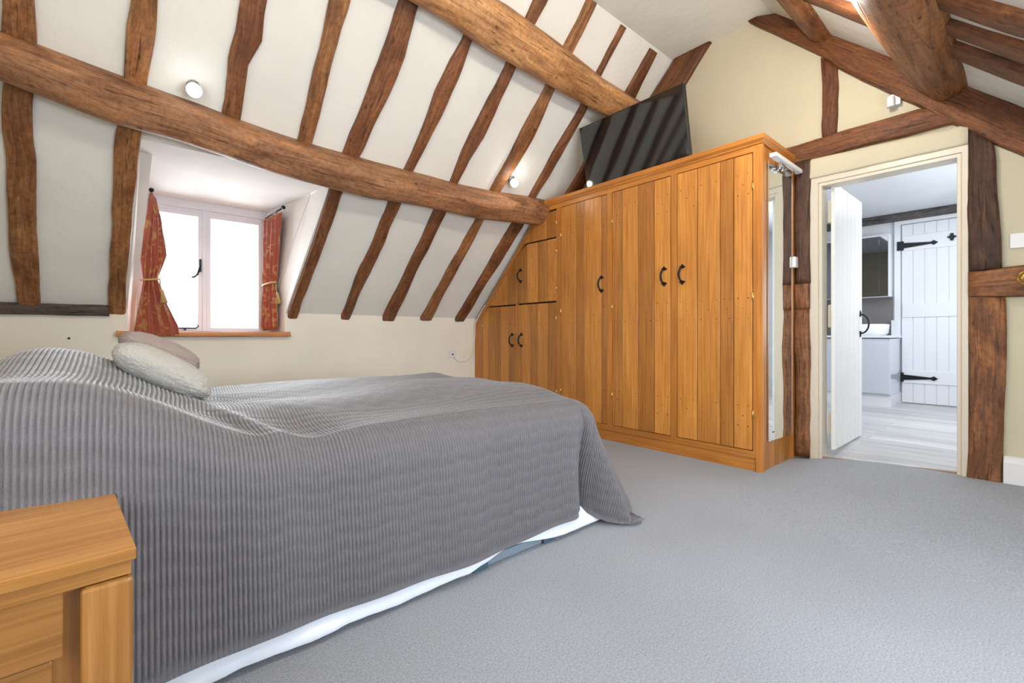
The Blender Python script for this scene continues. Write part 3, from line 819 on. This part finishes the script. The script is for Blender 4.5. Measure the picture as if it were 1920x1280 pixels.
# long mirror on the wardrobe end
mb = MB(); mq = [(3.655, 1.322), (4.062, 1.322), (4.062, 1.295), (3.655, 1.314)]; mb.solid([(a, b, .212) for a, b in mq], [(a, b, 2.285) for a, b in mq])
mb.box((3.72, 1.309, .27), (3.745, 1.312, .278), mi=1)
tag(mb.build('mirror', ['mirror', 'iron']), 'tall frameless mirror fixed to the oak end of the wardrobe', 'mirror')
ML = root('mirror_lamp', (3.85, 1.30, 2.27), 'slim white mirror lamp on a chrome arm above the tall mirror', 'lamp')
mb = MB(); mb.box((3.58, 1.235, 2.285), (4.13, 1.285, 2.315)); mb.build('diffuser', 'diffuser', ML, bevel=0.006)
mb = MB(); mb.tube([(3.80, 1.30, 2.27), (3.80, 1.26, 2.272)], .014, 12); mb.tube([(3.86, 1.30, 2.268), (3.86, 1.26, 2.272)], .014, 12)
mb.box((3.72, 1.25, 2.262), (4.0, 1.275, 2.286)); mb.build('arm', 'chrome', ML)
SW = root('pull_switch', (4.156, 1.30, 1.50), 'small white switch box on the wardrobe end with a thin white cord', 'switch')
mb = MB(); mb.box((4.085, 1.272, 1.540), (4.165, 1.302, 1.625)); mb.build('switch_box', 'white', SW, bevel=0.004)
mb = MB(); mb.tube([(4.075, 1.294, 1.55), (4.075, 1.294, 1.0), (4.075, 1.294, .22)], .0018, 6); mb.tube([(4.075, 1.294, 1.62), (4.075, 1.294, 2.25)], .0018, 6); mb.build('cord', 'white', SW)

# ------------------------------------------------------------------ television
TV = root('television', (3.58, 2.43, 2.452), 'black flat television tilted forward on top of the wardrobe', 'television')
def tvp(v, s_, d):  # s_ up the screen, d behind the screen
    a = math.radians(11.5)
    return (3.575 - math.sin(a) * s_ + math.cos(a) * d, v, 2.462 + math.cos(a) * s_ + math.sin(a) * d)
def tvbox(mb, v0, v1, s0, s1, d0, d1):
    mb.solid([tvp(v0, s0, d0), tvp(v1, s0, d0), tvp(v1, s0, d1), tvp(v0, s0, d1)], [tvp(v0, s1, d0), tvp(v1, s1, d0), tvp(v1, s1, d1), tvp(v0, s1, d1)])
mb = MB(); tvbox(mb, 1.885, 2.975, 0, .585, .004, .045); tvbox(mb, 2.1, 2.75, .06, .42, .045, .10); mb.build('case', 'tvcase', TV, bevel=0.004)
mb = MB(); tvbox(mb, 1.893, 2.967, .012, .577, 0, .005); mb.build('screen', 'tv', TV)
mb = MB(); mb.box((3.70, 2.36, 2.62), (4.17, 2.40, 2.66)); mb.box((4.17, 2.25, 2.52), (4.198, 2.51, 2.78)); tvbox(mb, 2.28, 2.48, .1, .36, .10, .125); mb.build('wall_bracket', 'iron', TV)

# ------------------------------------------------------------------ spotlights
def spot(u, v, z, lab):
    R_ = root('spotlight', (u, v, z), lab, 'spotlight', 'spotlights on the window slope')
    c = Vector((u, v, z)); n = NL
    mb = MB(); mb.tube([c, c + n * .018], .038, 18); mb.tube([c + n * .018, c + n * .06], .008, 8); mb.build('base', 'chrome', R_)
    d = Vector((-0.14, -0.9, -0.38) if u < 1 else (-.55, -.75, -.3)).normalized(); h = c + n * .075
    mb = MB(); mb.tube([h - d * .05, h - d * .03, h + d * .018], [.022, .038, .042], 20); mb.build('lamp_head', 'chrome', R_)
    mb = MB(); mb.tube([h + d * .018, h + d * .024], [.042, .040], 24); mb.build('lens', 'lens', R_)
spot(0.375, 3.50, zl(3.50), 'left lit spotlight above the dormer end of the log purlin')
spot(3.02, 3.50, zl(3.50), 'right lit spotlight above the log purlin, near the wardrobe')

# PIR sensor, switch, rosette, sockets
R_ = root('motion_sensor', (4.19, .675, 2.60), 'small white motion sensor on the cream triangle of the gable', 'sensor')
mb = MB(); mb.tube([(4.13, .69, 2.605), (4.13, .69, 2.675)], .024, 14); mb.build('lens_body', 'white', R_, bevel=0.003)
mb = MB(); mb.box((4.15, .64, 2.62), (4.20, .695, 2.70)); mb.build('bracket', 'white', R_, bevel=0.003)
mb = MB(); mb.box((4.185, -.05, 1.535), (4.20, .122, 1.625)); o = mb.build('light_switch', 'white', bevel=0.003); tag(o, 'pale double switch plate on the wall right of the dark post', 'switch')
mb = MB(); rr = [.001, .022, .030, .030, .042, .046, .046]; dd = [.030, .028, .020, .014, .012, .006, 0]
mb.tube([(4.145 - d_ * 1.0, .050, 1.345) for d_ in dd], rr, 20); o = mb.build('brass_rosette', 'brass'); tag(o, 'round brass rosette on the cross rail at the right edge', 'knob')
R_ = root('wall_socket', (3.19, 4.81, .70), 'white wall socket with a black dot on the low wall left of the wardrobe', 'socket')
mb = MB(); mb.box((3.125, 4.808, .71), (3.245, 4.82, .81)); mb.build('plate', 'white', R_, bevel=0.002)
mb = MB(); mb.tube([(3.19, 4.80, .76), (3.19, 4.809, .76)], .010, 10); mb.build('jack', 'iron', R_)
mb = MB(); mb.tube([(3.20, 4.80, .73), (3.26, 4.79, .675), (3.36, 4.79, .665), (3.45, 4.79, .70), (3.50, 4.79, .78), (3.515, 4.78, 1.0), (3.51, 4.77, 1.14), (3.52, 4.69, 1.26), (3.525, 4.60, 1.36), (3.525, 4.575, 1.37)], .0055, 6)
tag(mb.build('cable', 'white'), 'thin white cable running from the socket up along the wardrobe edge', 'cable')
mb = MB(); mb.tube([(-.26, 4.813, .976), (-.26, 4.821, .976)], .008, 8); tag(mb.build('wall_screw', 'iron'), 'tiny dark screw in the cream wall left of the window sill', 'screw')

# ------------------------------------------------------------------ curtains
def curtain(lab, side, rows, tiez, npl, rod, tas):
    """rows: (z, A(u,v), B(u,v), amp)"""
    R_ = root('curtain', (rows[-1][1][0], rows[-1][1][1], rows[-1][0]), lab, 'curtain', 'curtains at the dormer window')
    zs_ = [r[0] for r in rows][::-1]
    def ip(z, f): return float(np.interp(z, zs_, [f(r) for r in rows][::-1]))
    nz, nw = 70, 60; mb = MB(); front = []; backr = []
    for i in range(nz + 1):
        z = rows[0][0] + (rows[-1][0] - rows[0][0]) * i / nz
        a = Vector((ip(z, lambda r: r[1][0]), ip(z, lambda r: r[1][1]), 0)); b = Vector((ip(z, lambda r: r[2][0]), ip(z, lambda r: r[2][1]), 0))
        d = (b - a); L_ = max(d.length, 1e-4); d = d / L_; n = Vector((d.y, -d.x, 0)); amp = ip(z, lambda r: r[3])
        row = []
        for j in range(nw + 1):
            t = j / nw
            ph = t * npl * 2 * math.pi + 0.8 * wob(z * 2, t * 2, side)
            off = amp * math.sin(ph) + 0.4 * amp * wob(z * 6, t * 5, side * 3)
            zz = z + (0.035 * (t - .5) * (1 if side < 0 else -.4) * (i / nz) if True else 0)
            p = a + d * (L_ * t + 0.3 * amp * math.sin(2 * ph)) + n * off
            row.append((p.x, p.y, zz))
        front.append(row)
    for i in range(nz):
        for j in range(nw):
            z0 = i / nz; z1 = (i + 1) / nz
            mb.face([front[i][j], front[i][j + 1], front[i + 1][j + 1], front[i + 1][j]],
                    [(j / nw * .6, z0), ((j + 1) / nw * .6, z0), ((j + 1) / nw * .6, z1), (j / nw * .6, z1)], smooth=True)
    o = mb.build('drape', 'damask', R_, fixn=False)
    import bmesh
    bm = bmesh.new(); bm.from_mesh(o.data); bmesh.ops.remove_doubles(bm, verts=bm.verts, dist=1e-5); bmesh.ops.recalc_face_normals(bm, faces=bm.faces); bm.to_mesh(o.data); bm.free()
    so = o.modifiers.new('thick', 'SOLIDIFY'); so.thickness = .003
    a = Vector((ip(tiez, lambda r: r[1][0]), ip(tiez, lambda r: r[1][1]), tiez)); b = Vector((ip(tiez, lambda r: r[2][0]), ip(tiez, lambda r: r[2][1]), tiez))
    c = (a + b) / 2; d = (b - a).normalized(); n = Vector((d.y, -d.x, 0)); hl = (b - a).length / 2 + .012
    mb = MB(); mb.tube([c + d * hl * math.cos(t) + n * .035 * math.sin(t) + Vector((0, 0, -.012 * math.cos(t) * side)) for t in [2 * math.pi * k / 24 for k in range(25)]], .008, 8)
    tp = Vector(tas)
    mb.tube([tp + Vector((0, 0, .0)), tp + Vector((0, 0, -.04)), tp + Vector((0.008, 0, -.08))], .005, 6)
    mb.tube([tp + Vector((.008, 0, -.075)), tp + Vector((.012, 0, -.095)), tp + Vector((.015, 0, -.105)), tp + Vector((.025, 0, -.19))], [.006, .016, .012, .028], 10)
    mb.build('tieback', 'rope', R_)
    R2 = root('curtain_rod', rod[0], 'short black curtain rod with a ball end above the ' + ('left' if side < 0 else 'right') + ' curtain', 'curtain rod', 'curtain rods of the dormer')
    p0, p1 = Vector(rod[0]), Vector(rod[1])
    mb = MB(); mb.tube([p0, p1], .007, 8); mb.build('rod', 'iron', R2)
    mb = MB(); mb.tube([p1 + (p1 - p0).normalized() * x for x in (-.018, -.014, -.006, .004, .013, .018)], [.004, .012, .018, .018, .010, .002], 12); mb.build('finial', 'iron', R2)

curtain('left red and gold damask curtain flaring out over the sill end', -1,
        [(2.20, (.225, 4.86), (.275, 5.12), .010), (1.95, (.195, 4.84), (.315, 5.0), .020), (1.68, (.165, 4.81), (.335, 4.93), .024), (1.46, (.175, 4.79), (.275, 4.86), .016), (1.25, (.14, 4.75), (.335, 4.79), .018), (1.06, (.115, 4.725), (.405, 4.74), .020), (.985, (.112, 4.72), (.41, 4.735), .020)],
        1.46, 4, ((.255, 5.2, 2.205), (.232, 4.84, 2.205)), (.285, 4.77, 1.455))
curtain('right red and gold damask curtain tied back against the dormer cheek', 1,
        [(2.17, (1.195, 4.72), (1.155, 5.19), .016), (1.9, (1.195, 4.80), (1.155, 5.2), .018), (1.55, (1.205, 4.93), (1.150, 5.2), .016), (1.50, (1.20, 4.96), (1.150, 5.18), .012), (1.35, (1.205, 4.92), (1.140, 5.2), .018), (1.1, (1.21, 4.93), (1.135, 5.2), .018), (1.05, (1.205, 4.95), (1.15, 5.19), .014)],
        1.51, 4, ((1.17, 5.2, 2.195), (1.195, 4.64, 2.195)), (1.20, 4.925, 1.50))

# ------------------------------------------------------------------ bed
BD = root('bed', (.75, 2.4, 0), 'double bed under the grey coverlet, white valance showing at the hem', 'bed')
mb = MB(); mb.box((-.55, 1.70, .10), (1.88, 3.12, .34)); mb.build('base', 'sheet', BD, bevel=.01)
mb = MB(); mb.box((-.55, 1.72, .34), (1.86, 3.10, .60)); mb.build('mattress', 'sheet', BD, bevel=.04)
for q in ((-.45, 1.78), (-.45, 3.04), (1.78, 1.78), (1.78, 3.04)):
    mb = MB(); mb.box((q[0] - .03, q[1] - .03, 0), (q[0] + .03, q[1] + .03, .10)); mb.build('leg', 'iron', BD)
# valance
mb = MB(); rings = []
path = []
for k in range(140): path.append((-.55 + (2.04 + .55) * k / 139, None))
def val_pt(k, z):
    u = -.55 + 2.56 * min(k, 120) / 120
    f = z_f = ss((.35 - z) / .35)
    wv = .012 * wob(u * 5, 2) + .006 * wob(u * 16, 5)
    vv = 1.612 - .083 * ss((.13 - z) / .11)
    if k <= 120: return (u, vv + wv * f, z)
    t = (k - 120) / 40
    return (2.01 + .03 * math.sin(t * 3.0) * f, vv + wv * f + t * 1.4, z)
g = []
for k in range(161):
    u = -.55 + 2.56 * min(k, 120) / 120
    zb = .022 + .010 * wob(u * 4, 9) + .030 * math.exp(-((u - 1.34) / .24) ** 2)
    g.append([val_pt(k, zb + (.36 - zb) * q / 12) for q in range(13)])
for a, b in zip(g, g[1:]):
    for q in range(12): mb.face([a[q], b[q], b[q + 1], a[q + 1]], smooth=True)
o = mb.build('valance', 'sheet', BD, fixn=False)
import bmesh
bm = bmesh.new(); bm.from_mesh(o.data); bmesh.ops.remove_doubles(bm, verts=bm.verts, dist=1e-5); bmesh.ops.recalc_face_normals(bm, faces=bm.faces); bm.to_mesh(o.data); bm.free()
so = o.modifiers.new('thick', 'SOLIDIFY'); so.thickness = .004

# coverlet: flat cloth coordinates (a along the bed, b across), draped, then ribbed along a
UE, VN, VFAR = 1.85, 1.68, 3.12
PER = .0128
na = int((UE + .64 + .62) / (PER / 8)); a_ = np.linspace(-.62, UE + .64, na)
bl = np.concatenate([np.arange(VN - .64, VN + .25, .0105), np.arange(VN + .25, VFAR, .022), np.arange(VFAR, VFAR + .45, .04)])
Agrid, Bgrid = np.meshgrid(a_, bl, indexing='ij')


def sst(t):
    t = np.clip(t, 0, 1); return t * t * (3 - 2 * t)


def ztop(u, v):
    z = .655 + .05 * sst((v - VN) / .5) * sst((VFAR + .3 - v) / .4)
    # pillows at the head
    reach = .37 + .08 * sst((2.05 - v) / .4)
    head = sst((reach - u) / .58)
    hh = .225 + .012 * np.cos((v - 2.42) * 6) - .10 * sst((-.20 - u) / .25)
    z = z + head * hh
    z = z + .022 * np.exp(-((u - reach + .03 + .25 * (v - 1.68)) / .05) ** 2) * sst((2.25 - v) / .4) - .016 * np.exp(-((u - reach - .10) / .09) ** 2) * sst((2.2 - v) / .4)
    z = z + .010 * np.sin(u * 5 + v * 3) * sst((v - VN) / .2) + .006 * np.sin(v * 11 - u * 4)
    return z


def surf(A, B):
    ea = np.maximum(0, A - UE); eb = np.maximum(0, VN - B); ef = np.maximum(0, B - VFAR)
    u = np.minimum(A, UE); v = np.clip(B, VN, VFAR)
    zt_ = ztop(u, v)
    e = np.sqrt(ea ** 2 + eb ** 2) + 1e-9
    th_ = np.arctan2(ea, eb)                      # 0 = near side, pi/2 = foot
    corner = np.sin(2 * th_) ** 2
    # rounded shoulder of radius r then a steep drop
    r = .15
    ph = np.minimum(e / r, np.pi / 2 * .93)
    sh_h = r * np.sin(ph); sh_d = r * (1 - np.cos(ph))
    ex = np.maximum(0, e - r * np.pi / 2 * .93)
    slope = .075 + .22 * sst((th_ - .15) / .6) * np.sin(th_) + .17 * np.exp(-((th_ - .60) / .14) ** 2) + .12 * np.exp(-((th_ - 1.1) / .25) ** 2) + .06 * sst((th_ - .6) / .6)
    hor = sh_h * (1 - .15 * (eb > 0) * (1 - corner)) + ex * slope
    drop = sh_d + ex * np.sqrt(np.maximum(0.05, 1 - slope ** 2))
    wav = .010 * np.sin(A * 7.0 + 1) * sst(e / .5) + .005 * np.sin(A * 17 + 2) * sst(e / .4)
    hor = hor + wav * (eb > 0) * (ea < .1)
    qq = np.where(ea > 0, th_ * .25, A - UE) - .015
    hor = hor - .095 * np.exp(-(qq / np.where(qq < 0, .075, .045)) ** 2) * sst((e - .06) / .45) * (eb > 0)
    z = zt_ - drop
    fl = .020 + .004 * np.sin(A * 30)
    under = np.maximum(0, fl - z)
    z = np.where(z < fl, fl, z)
    hor = hor + under * .35 - .022 * np.exp(-((A - .52) / .16) ** 2) * sst(e / .12) * sst((.5 - e) / .3) * (eb > 0)
    cu = np.sin(th_); cv = np.cos(th_)
    U = u + hor * cu; V = v - hor * cv
    # far side
    far = ef > 0
    V = np.where(far, VFAR + .07 * np.sin(np.minimum(ef / .1, 1.5)), V)
    z = np.where(far, np.maximum(.012, np.minimum(z, zt_ - .1 * (1 - np.cos(np.minimum(ef / .1, 1.5))) - np.maximum(0, ef - .15))), z)
    return U, V, z


Bs = Bgrid.copy()
# trim the cloth so that the near hem sits just above the floor
nearlen = ztop(np.minimum(Agrid, UE), VN + 0 * Agrid) - .03
ztarget = .078 + .008 * np.sin(Agrid * 3.1 + 1) + .004 * np.sin(Agrid * 9.0)
for _ in range(4):
    zz_ = surf(np.minimum(Agrid, UE), VN - nearlen)[2]
    nearlen = nearlen + (zz_ - ztarget)
tb = (VN - Bgrid) / .64
Bs = np.where(Bgrid < VN, VN - tb * nearlen, Bgrid)
# wrinkles drawn towards the pillow end
Ag = Agrid + .020 * np.sin(Bs * 6 + 1) * sst((Agrid + .2) / .5) * sst((.9 - Agrid) / .5) * sst((Bs - VN) / .2)
Ux, Vx, Zx = surf(Ag, Bs)
P = np.stack([Ux, Vx, Zx], -1)
da = np.gradient(P, axis=0); db = np.gradient(P, axis=1)
nrm = np.cross(da, db); nrm /= (np.linalg.norm(nrm, axis=-1, keepdims=True) + 1e-12)
rib = np.abs(np.sin(np.pi * Agrid / PER)) ** .6
st_ = np.exp(-((((Bgrid + .006 * np.sin(Agrid * 40)) / .052) % 1 - .5) / .10) ** 2)
edge = (tb > .965)
disp = (.0085 * rib * (1 - .55 * st_)) * np.where(edge, .15, 1)
P = P + nrm * disp[..., None]
P[..., 2] = np.maximum(P[..., 2], .010)
nA, nB = P.shape[:2]
me = bpy.data.meshes.new('coverlet')
orig = np.array([.75, 2.4, 0.0])
me.vertices.add(nA * nB); me.vertices.foreach_set('co', ((P.reshape(-1, 3) - orig) * S).ravel().astype(np.float32))
idx = np.arange(nA * nB).reshape(nA, nB)
q = np.stack([idx[:-1, :-1], idx[1:, :-1], idx[1:, 1:], idx[:-1, 1:]], -1).reshape(-1, 4)
me.loops.add(q.size); me.loops.foreach_set('vertex_index', q.ravel().astype(np.int32))
me.polygons.add(len(q)); me.polygons.foreach_set('loop_start', (np.arange(len(q)) * 4).astype(np.int32))
me.polygons.foreach_set('use_smooth', np.ones(len(q), dtype=bool))
me.update(calc_edges=True); me.materials.append(M['quilt'])
o = bpy.data.objects.new('coverlet', me); COL.objects.link(o); o.location = Vector(orig) * S
tag(o, 'ribbed charcoal grey quilted coverlet draped over the bed to the floor', 'bedspread')

# cushions
def cushion(name, lab, c, ax, ay, az, dims, mt, seed):
    mb = MB(); c = Vector(c); ax, ay, az = Vector(ax).normalized(), Vector(ay).normalized(), Vector(az).normalized()
    nu_, nv_ = 110, 90; rows = []
    for i in range(nv_ + 1):
        ph = -math.pi / 2 + math.pi * i / nv_; row = []
        for j in range(nu_):
            t = 2 * math.pi * j / nu_
            def pw(x, e): return math.copysign(abs(x) ** e, x)
            x = pw(math.cos(ph), .75) * pw(math.cos(t), .55); y = pw(math.cos(ph), .75) * pw(math.sin(t), .55); z = pw(math.sin(ph), 1.0)
            k = 1 + .035 * wob(x * 3 + seed, y * 3, z * 2) + .022 * wob(x * 14 + seed, y * 14, z * 9) + .02 * wob(x * 30 + seed, y * 30, z * 22)
            row.append(c + ax * x * dims[0] * k + ay * y * dims[1] * k + az * z * dims[2] * k)
        rows.append(row)
    mb.loft(rows, caps=False)
    return tag(mb.build(name, mt), lab, 'cushion', 'fluffy cushions on the bed')
cushion('cushion', 'fluffy off-white cushion leaning on the coverlet pillows', (.150, 2.36, .852), (1, -.1, -.62), (0, 1, 0), (.55, 0, 1), (.180, .20, .072), 'cushion', 2)
cushion('cushion', 'fluffy blush pink cushion half hidden behind the white one', (.170, 2.86, .915), (1, -.1, -.50), (0, 1, 0), (.5, 0, 1), (.17, .20, .068), 'cushion2', 9)

# under-bed drawer
UB = root('underbed_drawer', (1.38, 1.9, 0), 'flat slate blue storage drawer poking out under the bed hem', 'storage box')
mb = MB(); mb.box((1.14, 1.565, .004), (1.62, 2.2, .04)); mb.build('tray', 'slate2', UB, bevel=.003)
for a in (1.135, 1.545): 
    mb = MB(); mb.box((a, 1.548, .004), (a + .075, 1.60, .044)); mb.build('corner_block', 'slate', UB, bevel=.003)

# ------------------------------------------------------------------ bedside cabinet
NS = root('bedside_cabinet', (-.22, 1.36, 0), 'honey oak bedside cabinet beside the head of the bed', 'bedside cabinet')
ca, sa = math.cos(math.radians(4.2)), math.sin(math.radians(4.2))
def rot(mb):
    cx_, cy_ = .031, 1.119
    mb.v = [(cx_ + (x - cx_) * ca - (y - cy_) * sa, cy_ + (x - cx_) * sa + (y - cy_) * ca, z) for x, y, z in mb.v]
    return mb
nx0, nx1, ny0, ny1 = -.47, .031, 1.119, 1.575
mb = MB()
for a, b, t in ((nx0, -.36, .3), (-.36, -.19, .45), (-.19, nx1, .75)): mb.box((a, ny0, .578), (b, ny1, .60), axis=0, tone=t)
mb.f = mb.f; rot(mb).build('top', 'oaknight', NS, bevel=0.0025)
for x in (nx0 + .004, nx1 - .076):
    for y in (ny0 + .006, ny1 - .085):
        mb = MB(); mb.box((x, y, 0), (x + .073, y + .073, .545), tone=.6); rot(mb).build('leg', 'oaknight', NS, bevel=.008)
mb = MB(); mb.box((nx0 + .01, ny0 + .012, .548), (nx1 - .006, ny1 - .02, .578), axis=0, tone=.5); rot(mb).build('upper_rail', 'oaknight', NS, bevel=.002)
mb = MB(); mb.box((nx0 + .08, ny0 + .022, .43), (nx1 - .098, ny0 + .05, .56), axis=0, tone=.35)
mb.box((nx0 + .08, ny0 + .045, .10), (nx1 - .07, ny0 + .06, .549), tone=.4); mb.box((nx0 + .08, ny0 + .032, .08), (nx1 - .112, ny0 + .05, .425), axis=0, tone=.25)
mb.box((nx0 + .08, ny1 - .06, .10), (nx1 - .08, ny1 - .045, .5), tone=.4); mb.box((nx0 + .02, ny0 + .08, .08), (nx0 + .035, ny1 - .08, .5)); rot(mb).build('side_panel', 'oaknight', NS, bevel=.003)
for z0, z1 in ((.32, .49), (.12, .30)):
    mb = MB(); mb.box((nx1 - .035, ny0 + .09, z0), (nx1 - .018, ny1 - .09, z1), axis=1); dr = rot(mb).build('drawer', 'oaknight', NS, bevel=.003)

# ------------------------------------------------------------------ bathroom
def zb(u, v):
    a = zfloor(4.2, v); return a + (.085 - a) * ss((u - 4.2) / .7)
BU = 8.06; BVR, BVL = -.6, 2.6
mb = MB()
for i in range(20):
    for j in range(16):
        ua, ub = [4.2 + (BU - 4.2) * k / 20 for k in (i, i + 1)]; va, vb = [BVR + (BVL - BVR) * k / 16 for k in (j, j + 1)]
        mb.face([(ua, va, zb(ua, va)), (ub, va, zb(ub, va)), (ub, vb, zb(ub, vb)), (ua, vb, zb(ua, vb))], smooth=True)
struct(mb.build('floor_bathroom', 'planks', fixn=False))
mb = MB(); mb.box((4.3, BVR, 2.65), (BU, BVL, 2.7)); struct(mb.build('ceiling_bathroom', 'bath'))
mb = MB(); mb.box((BU, BVR, 0), (BU + .1, BVL, 2.7)); struct(mb.build('wall_bathroom_back', 'bath'))
mb = MB(); mb.box((4.3, BVL, 0), (BU, BVL + .1, 2.7)); struct(mb.build('wall_bathroom_left', 'bath'))
mb = MB(); mb.box((4.3, BVR - .1, 0), (BU, BVR, 2.7)); struct(mb.build('wall_bathroom_right', 'bath'))
mb = MB(); mb.box((8.0, BVR, 2.545), (BU, BVL, 2.64), axis=1); tag(mb.build('bathroom_beam', 'greybeam'), 'grey painted beam across the top of the far bathroom wall', 'beam')

# open plank door
D1 = root('door_1', (4.25, 1.08, .09)); struct(D1)
mb = MB(); nb = 7; x0, x1 = 4.262, 5.105
for k in range(nb):
    a = x0 + (x1 - x0) * k / nb; b = x0 + (x1 - x0) * (k + 1) / nb
    mb.box((a + .004, 1.055, .10), (b - .004, 1.08, 2.195))
mb.box((x0, 1.063, .10), (x1, 1.078, 2.195)); mb.build('door_leaf', 'doorwhite', D1, bevel=.004)
for z in (.30, 1.15, 1.98):
    mb = MB(); mb.box((x0 + .02, 1.08, z - .09), (x1 - .05, 1.105, z + .09)); mb.build('ledge', 'cream', D1, bevel=.006)
def pull(mb, u, v, z, h, sgn):
    mb.box((u - .012, v, z + h * .32), (u + .012, v + sgn * .01, z + h * .5)); mb.box((u - .012, v, z - h * .5), (u + .012, v + sgn * .01, z - h * .32))
    mb.tube([(u, v, z + h * .62), (u, v + sgn * .004, z + h * .5)], [.002, .01], 6); mb.tube([(u, v, z - h * .62), (u, v + sgn * .004, z - h * .5)], [.002, .01], 6)
    mb.tube([(u, v + sgn * (.01 + .055 * math.sin(math.pi * k / 12)), z + h * .42 * math.cos(math.pi * k / 12)) for k in range(13)], .007, 8)
mb = MB(); pull(mb, 5.03, 1.055, 1.10, .20, -1); mb.build('handle', 'iron', D1)

# far door
D2 = root('door_2', (8.03, .9, .085)); struct(D2)
mb = MB(); e0, e1 = .30, 1.225
nb = 8
for k in range(nb):
    a = e0 + (e1 - e0) * k / nb; b = e0 + (e1 - e0) * (k + 1) / nb
    mb.box((8.032, a + .005, .10), (8.055, b - .005, 2.48))
mb.box((8.04, e0, .1), (8.056, e1, 2.48)); mb.build('door_leaf', 'bathwhite', D2, bevel=.003)
for z0, z1 in ((2.13, 2.33), (1.24, 1.42), (.36, .53)):
    mb = MB(); mb.box((8.018, e0 + .01, z0), (8.036, e1 - .01, z1)); mb.build('ledge', 'bathwhite', D2, bevel=.003)
mb = MB(); mb.box((8.02, 1.235, .085), (8.06, 1.30, 2.54)); mb.box((8.02, .23, .085), (8.06, .30, 2.54)); mb.box((8.02, .23, 2.49), (8.06, 1.30, 2.54)); mb.build('door_frame', 'bathwhite', D2, bevel=.003)
for z in (2.20, .435):
    mb = MB(); mb.box((8.008, 1.20, z - .06), (8.02, 1.27, z + .06)); 
    pl = [(1.20, .035), (1.20, -.035), (.93, -.012), (.90, -.03), (.86, 0), (.90, .03), (.93, .012)]
    mb.solid([(8.006, v, z + 0.0 + d) for v, d in pl], [(8.018, v, z + d) for v, d in pl]); mb.build('hinge', 'iron', D2)
mb = MB(); mb.tube([(8.018, .73, 2.245), (8.0, .73, 2.245)], .03, 6); mb.box((8.0, .715, 2.20), (8.012, .745, 2.29)); mb.box((8.0, .69, 2.235), (8.012, .77, 2.255)); mb.build('latch', 'iron', D2)

# vanity, basin, cabinet, partition, tile
VN_ = root('vanity_unit', (7.7, 1.6, .085), 'pale grey glossy vanity unit at the far left of the bathroom', 'vanity unit')
mb = MB(); mb.box((7.42, 1.24, .085), (8.05, 2.3, .23)); mb.build('plinth', 'bathwhite', VN_)
mb = MB(); mb.box((7.40, 1.235, .23), (8.05, 2.3, .955)); mb.build('cabinet', 'vanity', VN_, bevel=.006)
mb = MB(); mb.box((7.385, 1.245, .25), (7.40, 1.78, .905)); mb.build('door', 'vanity', VN_, bevel=.004)
mb = MB(); mb.box((7.38, 1.225, .965), (8.05, 2.3, .995)); mb.build('worktop', 'bathwhite', VN_, bevel=.004)
mb = MB(); rings = []
for z, r0 in ((.995, .88), (1.03, .96), (1.14, 1.0), (1.145, .97), (1.13, .93), (1.04, .80), (1.03, .3)):
    rings.append([(7.66 + .23 * r0 * math.copysign(abs(math.cos(t)) ** .5, math.cos(t)), 1.60 + .30 * r0 * math.copysign(abs(math.sin(t)) ** .5, math.sin(t)), z) for t in [2 * math.pi * k / 32 for k in range(32)]])
mb.loft(rings, caps=True); tag(mb.build('basin', 'ceramic'), 'white rectangular basin standing on the vanity unit', 'basin')
mb = MB(); mb.box((8.04, 1.32, .995), (8.058, 2.5, 1.62)); tag(mb.build('tile_splashback', 'tile'), 'dark grey tiled splashback behind the basin', 'splashback')
mb = MB(); mb.box((7.99, 1.24, .085), (8.03, 1.33, 1.2)); tag(mb.build('side_panel', 'bathwhite', bevel=.004), 'narrow white panel between vanity unit and far bathroom door', 'panel')
MC = root('mirror_cabinet', (7.97, 1.7, 1.50), 'mirrored cabinet with white frame above the basin', 'cabinet')
mb = MB(); mb.box((7.90, 1.32, 1.52), (8.05, 2.2, 2.37)); mb.build('body', 'bathwhite', MC, bevel=.006)
mb = MB(); mb.box((7.888, 1.345, 1.53), (7.90, 2.18, 2.345)); mb.box((7.884, 1.44, 1.58), (7.889, 2.1, 2.30), mi=0); mb.build('mirror_door', 'cabinetmirror', MC, bevel=.002)
# graphite towel radiator seen in the gap behind the open door
TR = root('towel_radiator', (6.9, 2.5, .6), 'dark towel radiator glimpsed through the gap behind the open door', 'radiator')
for u in (6.2, 7.6):
    mb = MB(); mb.tube([(u, 2.53, .55), (u, 2.53, 2.15)], .03, 8); mb.build('upright', 'towelrail', TR)
for k in range(14):
    mb = MB(); mb.box((6.2, 2.515, .6 + k * .11), (7.6, 2.555, .68 + k * .11)); mb.build('rung', 'towelrail', TR)
mb = MB(); mb.tube([(7.15, .55, 2.651), (7.15, .55, 2.642)], .045, 20); tag(mb.build('downlight', 'chrome'), 'small chrome ring in the white bathroom ceiling', 'downlight')
